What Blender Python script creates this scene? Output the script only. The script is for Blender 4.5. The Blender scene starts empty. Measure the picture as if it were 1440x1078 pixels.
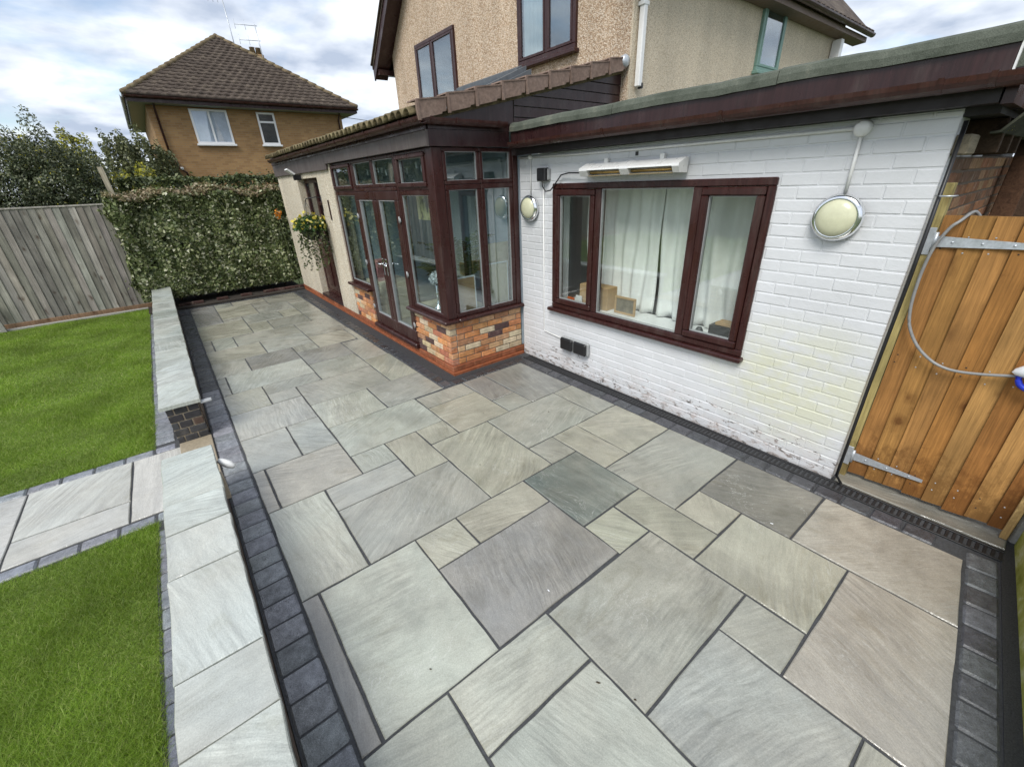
import bpy, bmesh, math, random
import numpy as np
from mathutils import Vector, Matrix
random.seed(7); rng = np.random.default_rng(11)
SC = bpy.context.scene
COL = SC.collection
# ------------------------------------------------------------------ camera
YAW, PITCH, ROLL, CAM_H = 0.654643768, 0.448932075, 0.0411407934, 2.09
cam_d = bpy.data.cameras.new('camera'); cam = bpy.data.objects.new('camera', cam_d); COL.objects.link(cam)
_f = Vector((math.sin(YAW)*math.cos(PITCH), math.cos(YAW)*math.cos(PITCH), -math.sin(PITCH)))
_r = Vector((math.cos(YAW), -math.sin(YAW), 0)); _d = _f.cross(_r)
_r2 = _r*math.cos(ROLL) + _d*math.sin(ROLL); _d2 = _d*math.cos(ROLL) - _r*math.sin(ROLL)
cam.matrix_world = Matrix(((_r2.x, -_d2.x, -_f.x, 0), (_r2.y, -_d2.y, -_f.y, 0), (_r2.z, -_d2.z, -_f.z, CAM_H), (0, 0, 0, 1)))
cam_d.sensor_width = 36; cam_d.lens = 36*590.4257/1440; cam_d.clip_start = 0.02; cam_d.clip_end = 2000
SC.camera = cam
# ------------------------------------------------------------------ world and sun
SUN_ELEV, SUN_AZ = math.radians(50), math.radians(243)       # azimuth: clockwise from +Y
w = bpy.data.worlds.new('World'); SC.world = w; w.use_nodes = True
nt = w.node_tree; nt.nodes.clear()
def WN(t, **k):
    n = nt.nodes.new(t)
    for a, b in k.items(): setattr(n, a, b)
    return n
sky = WN('ShaderNodeTexSky', sky_type='NISHITA', sun_disc=False, sun_elevation=SUN_ELEV, sun_rotation=SUN_AZ)
sky.air_density = 1.0; sky.dust_density = 1.5; sky.ozone_density = 1.0
tc = WN('ShaderNodeTexCoord')
sep = WN('ShaderNodeSeparateXYZ'); nt.links.new(tc.outputs['Generated'], sep.inputs[0])
den = WN('ShaderNodeMath', operation='MAXIMUM'); nt.links.new(sep.outputs['Z'], den.inputs[0]); den.inputs[1].default_value = 0.0
den2 = WN('ShaderNodeMath', operation='ADD'); nt.links.new(den.outputs[0], den2.inputs[0]); den2.inputs[1].default_value = 0.22
dv = WN('ShaderNodeVectorMath', operation='DIVIDE'); nt.links.new(tc.outputs['Generated'], dv.inputs[0])
cmb = WN('ShaderNodeCombineXYZ')
for i in range(3): nt.links.new(den2.outputs[0], cmb.inputs[i])
nt.links.new(cmb.outputs[0], dv.inputs[1])
n1 = WN('ShaderNodeTexNoise'); n1.inputs['Scale'].default_value = 1.5; n1.inputs['Detail'].default_value = 9; n1.inputs['Roughness'].default_value = 0.55; n1.inputs['Distortion'].default_value = 0.25
nt.links.new(dv.outputs[0], n1.inputs['Vector'])
cov = WN('ShaderNodeValToRGB'); cov.color_ramp.elements[0].position = 0.33; cov.color_ramp.elements[1].position = 0.50
nt.links.new(n1.outputs['Fac'], cov.inputs[0])
n2 = WN('ShaderNodeTexNoise'); n2.inputs['Scale'].default_value = 3.0; n2.inputs['Detail'].default_value = 7; n2.inputs['Roughness'].default_value = 0.5
ofs = WN('ShaderNodeVectorMath', operation='ADD'); ofs.inputs[1].default_value = (3.7, 1.9, 5.2); nt.links.new(dv.outputs[0], ofs.inputs[0]); nt.links.new(ofs.outputs[0], n2.inputs['Vector'])
shade = WN('ShaderNodeValToRGB')
shade.color_ramp.elements[0].position = 0.34; shade.color_ramp.elements[0].color = (2.7, 3.15, 3.95, 1)
shade.color_ramp.elements[1].position = 0.62; shade.color_ramp.elements[1].color = (5.9, 6.2, 6.6, 1)
nt.links.new(n2.outputs['Fac'], shade.inputs[0])
mx = WN('ShaderNodeMix', data_type='RGBA'); nt.links.new(cov.outputs[0], mx.inputs['Factor']); nt.links.new(sky.outputs[0], mx.inputs['A']); nt.links.new(shade.outputs[0], mx.inputs['B'])
bg = WN('ShaderNodeBackground'); bg.inputs['Strength'].default_value = 0.105
nt.links.new(mx.outputs['Result'], bg.inputs['Color'])
wo = WN('ShaderNodeOutputWorld'); nt.links.new(bg.outputs[0], wo.inputs['Surface'])
sd = bpy.data.lights.new('sun', 'SUN'); sd.energy = 1.7; sd.angle = math.radians(26); sd.color = (1.0, 0.97, 0.92)
sun = bpy.data.objects.new('sun', sd); COL.objects.link(sun)
_sv = Vector((math.sin(SUN_AZ)*math.cos(SUN_ELEV), math.cos(SUN_AZ)*math.cos(SUN_ELEV), math.sin(SUN_ELEV)))
sun.rotation_euler = _sv.to_track_quat('Z', 'Y').to_euler()
SC.view_settings.view_transform = 'Standard'; SC.view_settings.look = 'None'; SC.view_settings.gamma = 1.0
SC.view_settings.exposure = 0.92
SC.render.engine = 'CYCLES'; SC.cycles.max_bounces = 7; SC.cycles.transparent_max_bounces = 24
SC.cycles.use_denoising = True; SC.cycles.sample_clamp_indirect = 6
SC.cycles.caustics_reflective = False; SC.cycles.caustics_refractive = False

# ------------------------------------------------------------------ material helpers
class Mat:
    def __init__(s, name, rough=0.6, base=(0.5, 0.5, 0.5), spec=0.5, metal=0.0):
        s.m = bpy.data.materials.new(name); s.m.use_nodes = True; s.t = s.m.node_tree
        s.b = s.t.nodes['Principled BSDF']; s.out = s.t.nodes['Material Output']
        s.b.inputs['Base Color'].default_value = (*base, 1); s.b.inputs['Roughness'].default_value = rough
        s.b.inputs['Specular IOR Level'].default_value = spec; s.b.inputs['Metallic'].default_value = metal
    def n(s, t, **k):
        nd = s.t.nodes.new(t)
        for a, b in k.items(): setattr(nd, a, b)
        return nd
    def l(s, a, b): s.t.links.new(a, b); return b.node
    def val(s, x, inp):
        if hasattr(x, 'is_output') or isinstance(x, bpy.types.NodeSocket): s.t.links.new(x, inp)
        else: inp.default_value = x
    def math(s, op, a, b=0.0, clamp=False):
        nd = s.n('ShaderNodeMath', operation=op, use_clamp=clamp); s.val(a, nd.inputs[0]); s.val(b, nd.inputs[1]); return nd.outputs[0]
    def vmath(s, op, a, b=(0, 0, 0)):
        nd = s.n('ShaderNodeVectorMath', operation=op); s.val(a, nd.inputs[0]); s.val(b, nd.inputs[1]); return nd.outputs[0]
    def obj(s): return s.n('ShaderNodeTexCoord').outputs['Object']
    def pos(s): return s.n('ShaderNodeNewGeometry').outputs['Position']
    def info(s, what): return s.n('ShaderNodeObjectInfo').outputs[what]
    def rnd_coord(s, k=31.0):
        r = s.info('Random'); c = s.n('ShaderNodeCombineXYZ')
        s.l(s.math('MULTIPLY', r, k), c.inputs[0]); s.l(s.math('MULTIPLY', r, k*1.7), c.inputs[1]); s.l(s.math('MULTIPLY', r, k*0.6), c.inputs[2])
        return s.vmath('ADD', s.obj(), c.outputs[0])
    def noise(s, vec, scale, detail=4, rough=0.5, dist=0.0, out='Fac'):
        nd = s.n('ShaderNodeTexNoise'); s.l(vec, nd.inputs['Vector'])
        nd.inputs['Scale'].default_value = scale; nd.inputs['Detail'].default_value = detail; nd.inputs['Roughness'].default_value = rough; nd.inputs['Distortion'].default_value = dist
        return nd.outputs[out]
    def voro(s, vec, scale, feature='F1', out='Distance'):
        nd = s.n('ShaderNodeTexVoronoi', feature=feature); s.l(vec, nd.inputs['Vector']); nd.inputs['Scale'].default_value = scale; return nd.outputs[out]
    def ramp(s, fac, *stops):
        nd = s.n('ShaderNodeValToRGB'); cr = nd.color_ramp
        while len(cr.elements) < len(stops): cr.elements.new(0.5)
        for e, (p, c) in zip(cr.elements, stops):
            e.position = p; e.color = (c, c, c, 1) if isinstance(c, (int, float)) else (*c, 1)
        s.l(fac, nd.inputs[0]); return nd.outputs[0]
    def mix(s, fac, a, b, mode='MIX'):
        nd = s.n('ShaderNodeMix', data_type='RGBA', blend_type=mode)
        s.val(fac, nd.inputs['Factor'])
        for x, i in ((a, nd.inputs['A']), (b, nd.inputs['B'])):
            s.val(x if not isinstance(x, tuple) or len(x) == 4 else (*x, 1), i)
        return nd.outputs['Result']
    def scale(s, vec, sc): return s.vmath('MULTIPLY', vec, sc)
    def bump(s, h, strength=0.3, dist=0.01, prev=None):
        nd = s.n('ShaderNodeBump'); nd.inputs['Strength'].default_value = strength; nd.inputs['Distance'].default_value = dist
        s.l(h, nd.inputs['Height'])
        if prev is not None: s.l(prev, nd.inputs['Normal'])
        return nd.outputs[0]
    def col(s, c): s.val(c if not isinstance(c, tuple) or len(c) == 4 else (*c, 1), s.b.inputs['Base Color'])
    def rough(s, r): s.val(r, s.b.inputs['Roughness'])
    def nrm(s, x): s.l(x, s.b.inputs['Normal'])
    def objcolor(s): return s.info('Color')

def sandstone(name, ripple=1.0):
    m = Mat(name, 0.5, spec=0.5)
    c = m.rnd_coord()
    rot = m.n('ShaderNodeVectorRotate', rotation_type='Z_AXIS'); m.l(c, rot.inputs['Vector']); m.l(m.math('MULTIPLY', m.info('Random'), 40.0), rot.inputs['Angle'])
    v = rot.outputs[0]
    wob = m.noise(v, 1.5, 3, 0.5, 0, 'Color'); v2 = m.vmath('ADD', v, m.scale(wob, (0.15, 0.15, 0.0)))
    streak = m.noise(m.scale(v2, (0.8, 8.0, 1.0)), 1.7, 9, 0.70, 0.2)
    st2 = m.noise(m.scale(v2, (2.2, 30.0, 1.0)), 1.9, 5, 0.6, 0.3)
    big = m.noise(v, 1.5, 5, 0.6)
    base = m.mix(m.ramp(big, (0.36, 0.0), (0.66, 1.0)), m.objcolor(), m.mix(0.40, m.objcolor(), (0.36, 0.325, 0.26)))
    val = m.ramp(streak, (0.26, (0.68, 0.68, 0.66)), (0.44, (0.92, 0.92, 0.90)), (0.56, (1.05, 1.05, 1.02)), (0.74, (1.28, 1.28, 1.26)))
    r2 = m.math('FRACT', m.math('MULTIPLY', m.info('Random'), 17.31)); r3 = m.math('FRACT', m.math('MULTIPLY', m.info('Random'), 53.77))
    blot = m.ramp(m.noise(m.vmath('ADD', v, (2, 5, 8)), 5.0, 9, 0.72, 0.3), (0.3, (0.80, 0.80, 0.78)), (0.5, (0.99, 0.99, 0.97)), (0.7, (1.16, 1.16, 1.14)))
    val = m.mix(m.ramp(r2, (0.25, 0.12), (0.9, 0.85)), blot, val)
    colr = m.mix(1.0, base, val, 'MULTIPLY')
    part = m.ramp(m.noise(m.vmath('ADD', v, (7, 3, 1)), 1.8, 3), (0.42, 0.0), (0.62, 1.0))
    colr = m.mix(part, colr, m.mix(1.0, colr, m.ramp(st2, (0.3, 0.78), (0.5, 1.0), (0.7, 1.22)), 'MULTIPLY'))
    stain = m.math('MULTIPLY', m.ramp(m.noise(m.scale(v2, (1.5, 3.5, 1)), 1.6, 6, 0.65, 0.8), (0.56, 0.0), (0.70, 1.0)), 0.5)
    colr = m.mix(stain, colr, m.mix(1.0, m.objcolor(), (0.64, 0.60, 0.50), 'MULTIPLY'))
    fine = m.noise(v, 170, 3, 0.7)
    colr = m.mix(1.0, colr, m.ramp(fine, (0.3, 0.84), (0.7, 1.13)), 'MULTIPLY')
    # riven ledges: a distorted field cut into steps, pale along the broken lips
    led = m.noise(m.scale(v2, (1.0, 2.4, 1.0)), 2.0, 6, 0.6, 1.2)
    fr = m.math('FRACT', m.math('MULTIPLY', led, 8.0))
    lip = m.ramp(fr, (0.0, 1.0), (0.04, 0.3), (0.10, 0.0), (1.0, 0.0))
    gate = m.ramp(m.noise(v, 2.4, 3), (0.46, 0.0), (0.62, 1.0))
    lipm = m.math('MULTIPLY', m.math('MULTIPLY', lip, gate), m.ramp(r3, (0.2, 0.1), (0.7, 1.0)))
    colr = m.mix(m.math('MULTIPLY', lipm, 0.6), colr, (0.58, 0.58, 0.54))
    spots = m.voro(v, 7.0); sp = m.ramp(spots, (0.012, 1.0), (0.03, 0.0))
    colr = m.mix(m.math('MULTIPLY', sp, m.ramp(m.noise(v, 3.0, 1), (0.6, 0), (0.7, 0.6))), colr, (0.03, 0.028, 0.022))
    damp = m.noise(m.vmath('ADD', v2, (4, 9, 2)), 1.7, 6, 0.65, 0.5)
    wet = m.ramp(damp, (0.40, 1.0), (0.56, 0.0))
    colr = m.mix(1.0, colr, m.ramp(wet, (0.0, 1.05), (1.0, 0.84)), 'MULTIPLY')
    m.col(colr)
    m.rough(m.ramp(wet, (0.0, 0.27), (1.0, 0.07))); m.b.inputs['Specular IOR Level'].default_value = 0.95
    h1 = m.math('ADD', m.math('MULTIPLY', m.math('FLOOR', m.math('MULTIPLY', led, 8.0)), 0.4), m.math('MULTIPLY', m.math('MULTIPLY', fr, gate), 0.3))
    b = m.bump(m.noise(m.scale(v2, (2.0, 6.0, 1)), 4, 6, 0.58, 0.4), 0.42*ripple, 0.012)
    b = m.bump(st2, 0.25*ripple, 0.004, b)
    b = m.bump(h1, 0.30*ripple, 0.007, b)
    b = m.bump(fine, 0.12, 0.002, b)
    m.nrm(b)
    return m.m
SAND = sandstone('sandstone_paving')

def sett_mat():
    m = Mat('charcoal_sett', 0.4, spec=0.6); c = m.rnd_coord()
    a = m.noise(c, 22, 6, 0.65); g = m.noise(c, 240, 2, 0.6)
    col = m.mix(1.0, m.objcolor(), m.ramp(a, (0.3, 0.62), (0.7, 1.4)), 'MULTIPLY')
    col = m.mix(1.0, col, m.ramp(g, (0.35, 0.7), (0.7, 1.35)), 'MULTIPLY'); m.col(col)
    d = m.math('MULTIPLY', m.ramp(m.voro(c, 75), (0.15, 1.0), (0.32, 0.0)), m.ramp(m.noise(c, 6, 3), (0.48, 0.0), (0.6, 1.0)))
    m.rough(m.math('SUBTRACT', m.ramp(m.noise(c, 9, 4), (0.35, 0.2), (0.65, 0.5)), m.math('MULTIPLY', d, 0.15)))
    m.nrm(m.bump(d, 0.5, 0.004, m.bump(g, 0.35, 0.003, m.bump(a, 0.6, 0.010)))); return m.m
SETT = sett_mat()

def brick_mat(name, wear=0.4, rough=0.85):
    m = Mat(name, rough, spec=0.3); c = m.rnd_coord()
    a = m.noise(c, 16, 6, 0.65); b = m.noise(c, 60, 3, 0.6)
    col = m.mix(1.0, m.objcolor(), m.ramp(a, (0.3, 0.68), (0.7, 1.3)), 'MULTIPLY')
    col = m.mix(m.math('MULTIPLY', m.ramp(m.noise(c, 11, 5, 0.7), (0.55, 0), (0.72, 1)), wear), col, (0.55, 0.46, 0.36)); m.col(col)
    m.nrm(m.bump(b, 0.5, 0.003, m.bump(a, 0.5, 0.006))); return m.m
BRICK = brick_mat('brick'); RED_BRICK = brick_mat('red_stained_brick', 0.12, 0.55)
DARK_BRICK = brick_mat('charcoal_brick', 0.08, 0.6)

def plain(name, base, rough=0.5, metal=0.0, spec=0.5, nscale=30, var=0.12, bump=0.1):
    m = Mat(name, rough, base, spec, metal); c = m.rnd_coord()
    a = m.noise(c, nscale, 5, 0.6)
    m.col(m.mix(1.0, base, m.ramp(a, (0.3, 1-var), (0.7, 1+var)), 'MULTIPLY'))
    m.rough(m.ramp(m.noise(c, nscale*0.4, 3), (0.3, max(rough-0.08, 0.02)), (0.7, min(rough+0.1, 1))))
    if bump: m.nrm(m.bump(a, bump, 0.002))
    return m.m
def upvc(name, base, rough=0.27):
    m = Mat(name, rough, base, 0.4); c = m.rnd_coord()
    g = m.noise(m.scale(c, (60, 60, 3)), 1.0, 4, 0.6, 0.6)
    dust = m.math('MULTIPLY', m.ramp(m.noise(m.scale(c, (7, 7, 1.6)), 1.0, 7, 0.7), (0.5, 0.0), (0.75, 1.0)), 0.10)
    m.col(m.mix(dust, m.mix(1.0, base, m.ramp(g, (0.3, 0.72), (0.7, 1.35)), 'MULTIPLY'), (0.35, 0.32, 0.28)))
    d = m.noise(c, 5, 4); m.rough(m.ramp(d, (0.3, rough-0.07), (0.7, rough+0.14)))
    m.nrm(m.bump(g, 0.08, 0.001)); return m.m
ROSE = upvc('rosewood_upvc', (0.036, 0.0112, 0.0098)); ROSE_D = upvc('dark_brown_upvc', (0.031, 0.0125, 0.0125))
GUTTER = upvc('brown_gutter', (0.045, 0.016, 0.013), 0.28); GREYF = upvc('weathered_brown_board', (0.085, 0.068, 0.062), 0.5)
WHITE_PL = plain('white_plastic', (0.75, 0.75, 0.73), 0.38, var=0.05); BLACK_PL = plain('black_plastic', (0.012, 0.012, 0.013), 0.4, var=0.2)
GREY_PL = plain('grey_plastic', (0.33, 0.34, 0.34), 0.45); STEEL = plain('galvanised_steel', (0.50, 0.53, 0.56), 0.42, 0.55, var=0.15, nscale=60)
CHROME = plain('chrome', (0.82, 0.83, 0.84), 0.10, 1.0, var=0.03, bump=0); ALU = plain('white_aluminium', (0.72, 0.72, 0.70), 0.32, 0.15, var=0.04)
SILVER = plain('silver_strip', (0.36, 0.37, 0.37), 0.4, 0.2, var=0.08)
LAMPGLASS = plain('cream_lamp_glass', (0.60, 0.60, 0.42), 0.28, var=0.05, bump=0); WINWHITE = plain('white_window_frame', (0.80, 0.80, 0.79), 0.35, var=0.04)
GREENFR = plain('sage_painted_frame', (0.17, 0.29, 0.24), 0.5); SOIL = plain('dark_soil', (0.028, 0.022, 0.016), 0.95, nscale=14, var=0.4, bump=0.6)
GROUT = plain('dark_jointing', (0.050, 0.052, 0.055), 0.75, nscale=90, var=0.35, bump=0.5); GRIT = plain('black_grit', (0.036, 0.037, 0.039), 0.7, nscale=160, var=0.6, bump=0.9)
MORTAR_PALE = plain('pale_mortar', (0.36, 0.30, 0.22), 0.9, nscale=80, var=0.2, bump=0.5); MORTAR = plain('mortar', (0.30, 0.27, 0.23), 0.95, nscale=70, var=0.25, bump=0.5)
BLACKM = plain('black_cast_grate', (0.016, 0.016, 0.017), 0.5, nscale=90, var=0.3); VOID = plain('deep_channel', (0.004, 0.004, 0.004), 0.9, bump=0)
INTW = plain('painted_plaster', (0.80, 0.81, 0.80), 0.85, var=0.04); INTF = plain('interior_floor', (0.20, 0.19, 0.18), 0.5); CONC = plain('concrete', (0.30, 0.29, 0.26), 0.9, nscale=40, var=0.2, bump=0.4)
CARD = plain('cardboard', (0.46, 0.30, 0.15), 0.85, var=0.08); CREAMB = plain('cream_board', (0.62, 0.54, 0.38), 0.8, var=0.06)
FLASH = plain('lead_flashing', (0.11, 0.12, 0.13), 0.5, 0.2, nscale=15, var=0.2); CORD = plain('grey_cable', (0.24, 0.24, 0.235), 0.45)
BAGW = plain('white_film', (0.82, 0.84, 0.86), 0.3, var=0.05); BLUE = plain('blue_plastic', (0.012, 0.03, 0.42), 0.3, var=0.15)
CLOTH = plain('white_curtain', (0.88, 0.88, 0.85), 0.9, nscale=8, var=0.05, bump=0.15)
POTTERY = plain('pale_pot', (0.62, 0.63, 0.62), 0.5)

def glass_mat(name, tint=(0.96, 0.985, 0.975), f0=0.095):
    m = Mat(name); m.t.nodes.remove(m.b)
    lw = m.n('ShaderNodeLayerWeight'); lw.inputs['Blend'].default_value = 0.5
    f = m.math('ADD', m.math('MULTIPLY', m.math('POWER', lw.outputs['Facing'], 4.5), 1-f0), f0, True)
    tr = m.n('ShaderNodeBsdfTransparent'); tr.inputs[0].default_value = (*tint, 1)
    gl = m.n('ShaderNodeBsdfGlossy'); gl.inputs['Roughness'].default_value = 0.015; gl.inputs['Color'].default_value = (0.95, 0.97, 0.98, 1)
    nz = m.noise(m.rnd_coord(), 1.3, 2); bp = m.bump(nz, 0.04, 0.02); m.l(bp, gl.inputs['Normal'])
    mx = m.n('ShaderNodeMixShader'); m.l(f, mx.inputs[0]); m.l(tr.outputs[0], mx.inputs[1]); m.l(gl.outputs[0], mx.inputs[2]); m.l(mx.outputs[0], m.out.inputs['Surface'])
    return m.m
GLASS = glass_mat('window_glass'); GLASS_UP = glass_mat('upper_window_glass', (0.75, 0.82, 0.84), 0.20)
GLASS_TINT = glass_mat('old_double_glazing', (0.90, 0.96, 0.96), 0.13)

def stucco(name, c0, c1, c2, scale=75):
    m = Mat(name, 0.9, spec=0.2); p = m.pos()
    cell = m.n('ShaderNodeTexVoronoi'); m.l(p, cell.inputs['Vector']); cell.inputs['Scale'].default_value = scale
    bw = m.n('ShaderNodeRGBToBW'); m.l(cell.outputs['Color'], bw.inputs[0])
    col = m.ramp(bw.outputs[0], (0.2, c0), (0.5, c1), (0.75, c2))
    col = m.mix(1.0, col, m.ramp(cell.outputs['Distance'], (0.2, 1.06), (0.75, 0.74)), 'MULTIPLY')
    st = m.noise(m.scale(p, (1, 1, 0.22)), 1.8, 5, 0.6); col = m.mix(1.0, col, m.ramp(st, (0.3, 0.80), (0.65, 1.06)), 'MULTIPLY')
    m.col(col); m.nrm(m.bump(cell.outputs['Distance'], 0.6, 0.012)); m.b.inputs['Normal'].links[0].from_node.invert = True
    return m.m
STUC = stucco('pebble_dash', (0.42, 0.29, 0.19), (0.62, 0.47, 0.33), (0.74, 0.62, 0.49))
STUC_L = stucco('pale_pebble_dash', (0.55, 0.46, 0.33), (0.70, 0.62, 0.47), (0.78, 0.73, 0.62), 90)
STUC_O = stucco('weathered_roughcast', (0.62, 0.51, 0.36), (0.74, 0.63, 0.47), (0.80, 0.71, 0.56), 110)

def painted(name):
    m = Mat(name, 0.55, spec=0.35); p = m.pos(); sp = m.n('ShaderNodeSeparateXYZ'); m.l(p, sp.inputs[0])
    base = m.mix(m.ramp(m.noise(p, 2.0, 5), (0.35, 0.0), (0.7, 1.0)), (0.655, 0.668, 0.685), (0.585, 0.595, 0.605))
    # algae film on the lower half towards the gate
    dy = m.math('MULTIPLY', m.math('SUBTRACT', sp.outputs['Y'], 0.95), 1.25); dz = m.math('MULTIPLY', m.math('SUBTRACT', sp.outputs['Z'], 0.62), 1.7)
    rr = m.math('ADD', m.math('MULTIPLY', dy, dy), m.math('MULTIPLY', dz, dz))
    al = m.math('MULTIPLY', m.ramp(rr, (0.08, 1.0), (0.95, 0.0)), m.ramp(m.noise(m.scale(p, (1, 1, 1.6)), 3.2, 7, 0.68), (0.34, 0.0), (0.58, 1.0)))
    col = m.mix(m.math('MULTIPLY', al, 0.60), base, (0.58, 0.58, 0.36))
    # scuffed, flaking paint near the ground
    low = m.ramp(sp.outputs['Z'], (0.0, 1.0), (0.16, 0.75), (0.42, 0.0))
    fl = m.noise(m.scale(p, (1, 0.5, 1.5)), 19, 9, 0.76, 0.8)
    fm = m.ramp(m.math('ADD', fl, m.math('MULTIPLY', low, 0.17)), (0.680, 0.0), (0.715, 1.0))
    fm = m.math('MULTIPLY', fm, m.ramp(low, (0.0, 0.0), (0.25, 1.0)))
    und = m.ramp(m.noise(p, 30, 3), (0.38, (0.05, 0.042, 0.038)), (0.48, (0.22, 0.19, 0.17)), (0.62, (0.50, 0.45, 0.43)))
    col = m.mix(fm, col, und)
    grime = m.math('MULTIPLY', low, m.ramp(m.noise(p, 7, 5, 0.7), (0.42, 0), (0.7, 0.5)))
    col = m.mix(grime, col, (0.58, 0.52, 0.49)); m.col(col)
    h = m.noise(p, 75, 4, 0.6); b = m.bump(h, 0.35, 0.004, m.bump(m.noise(p, 18, 4), 0.4, 0.006)); m.nrm(m.bump(fm, -0.4, 0.003, b)); return m.m
PAINT = painted('white_masonry_paint')

def wood(name, grain=(28, 28, 1.6), knots=True, rough=0.75, gcol=0.6, axis=2, splash=False):
    m = Mat(name, rough, spec=0.25); c = m.rnd_coord()
    g = m.noise(m.scale(c, grain), 1.0, 7, 0.65, 1.2); h = m.noise(m.scale(c, tuple(4.5*x for x in grain)), 1.0, 3, 0.6)
    col = m.mix(1.0, m.objcolor(), m.ramp(g, (0.25, 1-gcol), (0.5, 0.95), (0.75, 1+gcol*0.75)), 'MULTIPLY')
    col = m.mix(1.0, col, m.ramp(h, (0.3, 0.84), (0.7, 1.14)), 'MULTIPLY')
    if knots:
        k = m.voro(m.vmath('ADD', m.scale(c, tuple(7.0 if i != axis else 3.4 for i in range(3))), m.scale(m.noise(c, 9, 3, .5, 0, 'Color'), (.5, .5, .5))), 1.0)
        col = m.mix(m.ramp(k, (0.07, 0.85), (0.14, 0.4), (0.26, 0.0)), col, m.mix(1.0, m.objcolor(), (0.30, 0.22, 0.18), 'MULTIPLY'))
    patch = m.noise(c, 2.6, 4); col = m.mix(1.0, col, m.ramp(patch, (0.3, 0.75), (0.7, 1.2)), 'MULTIPLY')
    if splash:
        p = m.pos(); sp = m.n('ShaderNodeSeparateXYZ'); m.l(p, sp.inputs[0]); lo = m.ramp(sp.outputs['Z'], (0.04, 0.30), (0.55, 0.0))
        dm = m.ramp(m.math('ADD', m.noise(m.scale(p, (1, 1, .7)), 16, 7, 0.72), lo), (0.60, 0.0), (0.74, 0.62)); col = m.mix(dm, col, m.mix(1.0, m.objcolor(), (0.42, 0.36, 0.32), 'MULTIPLY'))
    m.col(col); m.nrm(m.bump(h, 0.35, 0.002, m.bump(g, 0.4, 0.004))); return m.m
GATEW = wood('treated_softwood', (34, 34, 1.3), True, 0.8, 0.42, 2, True); FENCEW = wood('silvered_larch', (22, 22, 1.2), True, 0.9, 0.42)
OLDW = wood('old_grey_timber', (1.5, 26, 26), False, 0.9, 0.5, 0)
CLAD = wood('brown_cladding', (1.5, 40, 40), False, 0.45, 0.25, 0)

def leaf_mat(name, stops, trans=0.25, rough=0.45):
    m = Mat(name, rough, spec=0.4)
    g = m.n('ShaderNodeNewGeometry'); col = m.ramp(g.outputs['Random Per Island'], *stops)
    col = m.mix(1.0, col, m.ramp(m.noise(m.pos(), 1.7, 3), (0.3, 0.7), (0.7, 1.25)), 'MULTIPLY'); m.col(col)
    tr = m.n('ShaderNodeBsdfTranslucent'); m.l(col, tr.inputs[0]); mx = m.n('ShaderNodeMixShader'); mx.inputs[0].default_value = trans
    m.l(m.b.outputs[0], mx.inputs[1]); m.l(tr.outputs[0], mx.inputs[2]); m.l(mx.outputs[0], m.out.inputs['Surface']); return m.m
GRASS = leaf_mat('grass', ((0.0, (0.130, 0.225, 0.018)), (0.5, (0.205, 0.325, 0.030)), (0.85, (0.285, 0.405, 0.055)), (1.0, (0.44, 0.46, 0.17))), 0.42, 0.5)
IVY = leaf_mat('variegated_hedge_leaf', ((0.0, (0.055, 0.080, 0.026)), (0.45, (0.120, 0.155, 0.052)), (0.78, (0.23, 0.26, 0.105)), (0.94, (0.44, 0.45, 0.28)), (1.0, (0.66, 0.65, 0.50))), 0.2)
IVYTOP = leaf_mat('dry_hedge_top_leaf', ((0.0, (0.10, 0.10, 0.04)), (0.5, (0.22, 0.19, 0.09)), (0.85, (0.34, 0.25, 0.16)), (1.0, (0.45, 0.38, 0.26))), 0.2)
CLIP = leaf_mat('clipped_hedge_leaf', ((0.0, (0.035, 0.052, 0.018)), (0.6, (0.085, 0.11, 0.038)), (1.0, (0.17, 0.19, 0.07))), 0.2)
SHRUB = leaf_mat('dark_shrub_leaf', ((0.0, (0.030, 0.043, 0.018)), (0.6, (0.078, 0.100, 0.044)), (0.9, (0.165, 0.185, 0.10)), (1.0, (0.29, 0.30, 0.18))), 0.15)
GOLD = leaf_mat('golden_leaf', ((0.0, (0.20, 0.22, 0.02)), (0.6, (0.42, 0.41, 0.04)), (1.0, (0.62, 0.55, 0.08))), 0.3)
OLIVE = leaf_mat('olive_leaf', ((0.0, (0.07, 0.085, 0.035)), (0.6, (0.165, 0.180, 0.075)), (1.0, (0.28, 0.29, 0.14))), 0.25)
PALM = leaf_mat('houseplant_leaf', ((0.0, (0.02, 0.06, 0.015)), (0.6, (0.06, 0.13, 0.03)), (1.0, (0.16, 0.22, 0.07))), 0.25)
PETAL = leaf_mat('yellow_petal', ((0.0, (0.55, 0.42, 0.03)), (0.6, (0.75, 0.66, 0.12)), (1.0, (0.80, 0.75, 0.35))), 0.3)
ORANGE = leaf_mat('orange_petal', ((0.0, (0.6, 0.16, 0.01)), (1.0, (0.8, 0.32, 0.02))), 0.3)
BARK = wood('bark', (9, 9, 2), False, 0.95, 0.5)
def felt_mat():
    m = Mat('green_mineral_felt', 0.9, spec=0.2); p = m.pos(); a = m.noise(p, 5, 6, 0.7); b = m.noise(p, 220, 2, 0.6)
    m.col(m.mix(1.0, m.ramp(a, (0.3, (0.058, 0.068, 0.052)), (0.55, (0.110, 0.122, 0.098)), (0.75, (0.20, 0.200, 0.155))), m.ramp(b, (0.3, 0.7), (0.7, 1.25)), 'MULTIPLY'))
    m.nrm(m.bump(b, 0.5, 0.004, m.bump(a, 0.5, 0.01))); return m.m
FELT = felt_mat()
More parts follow.
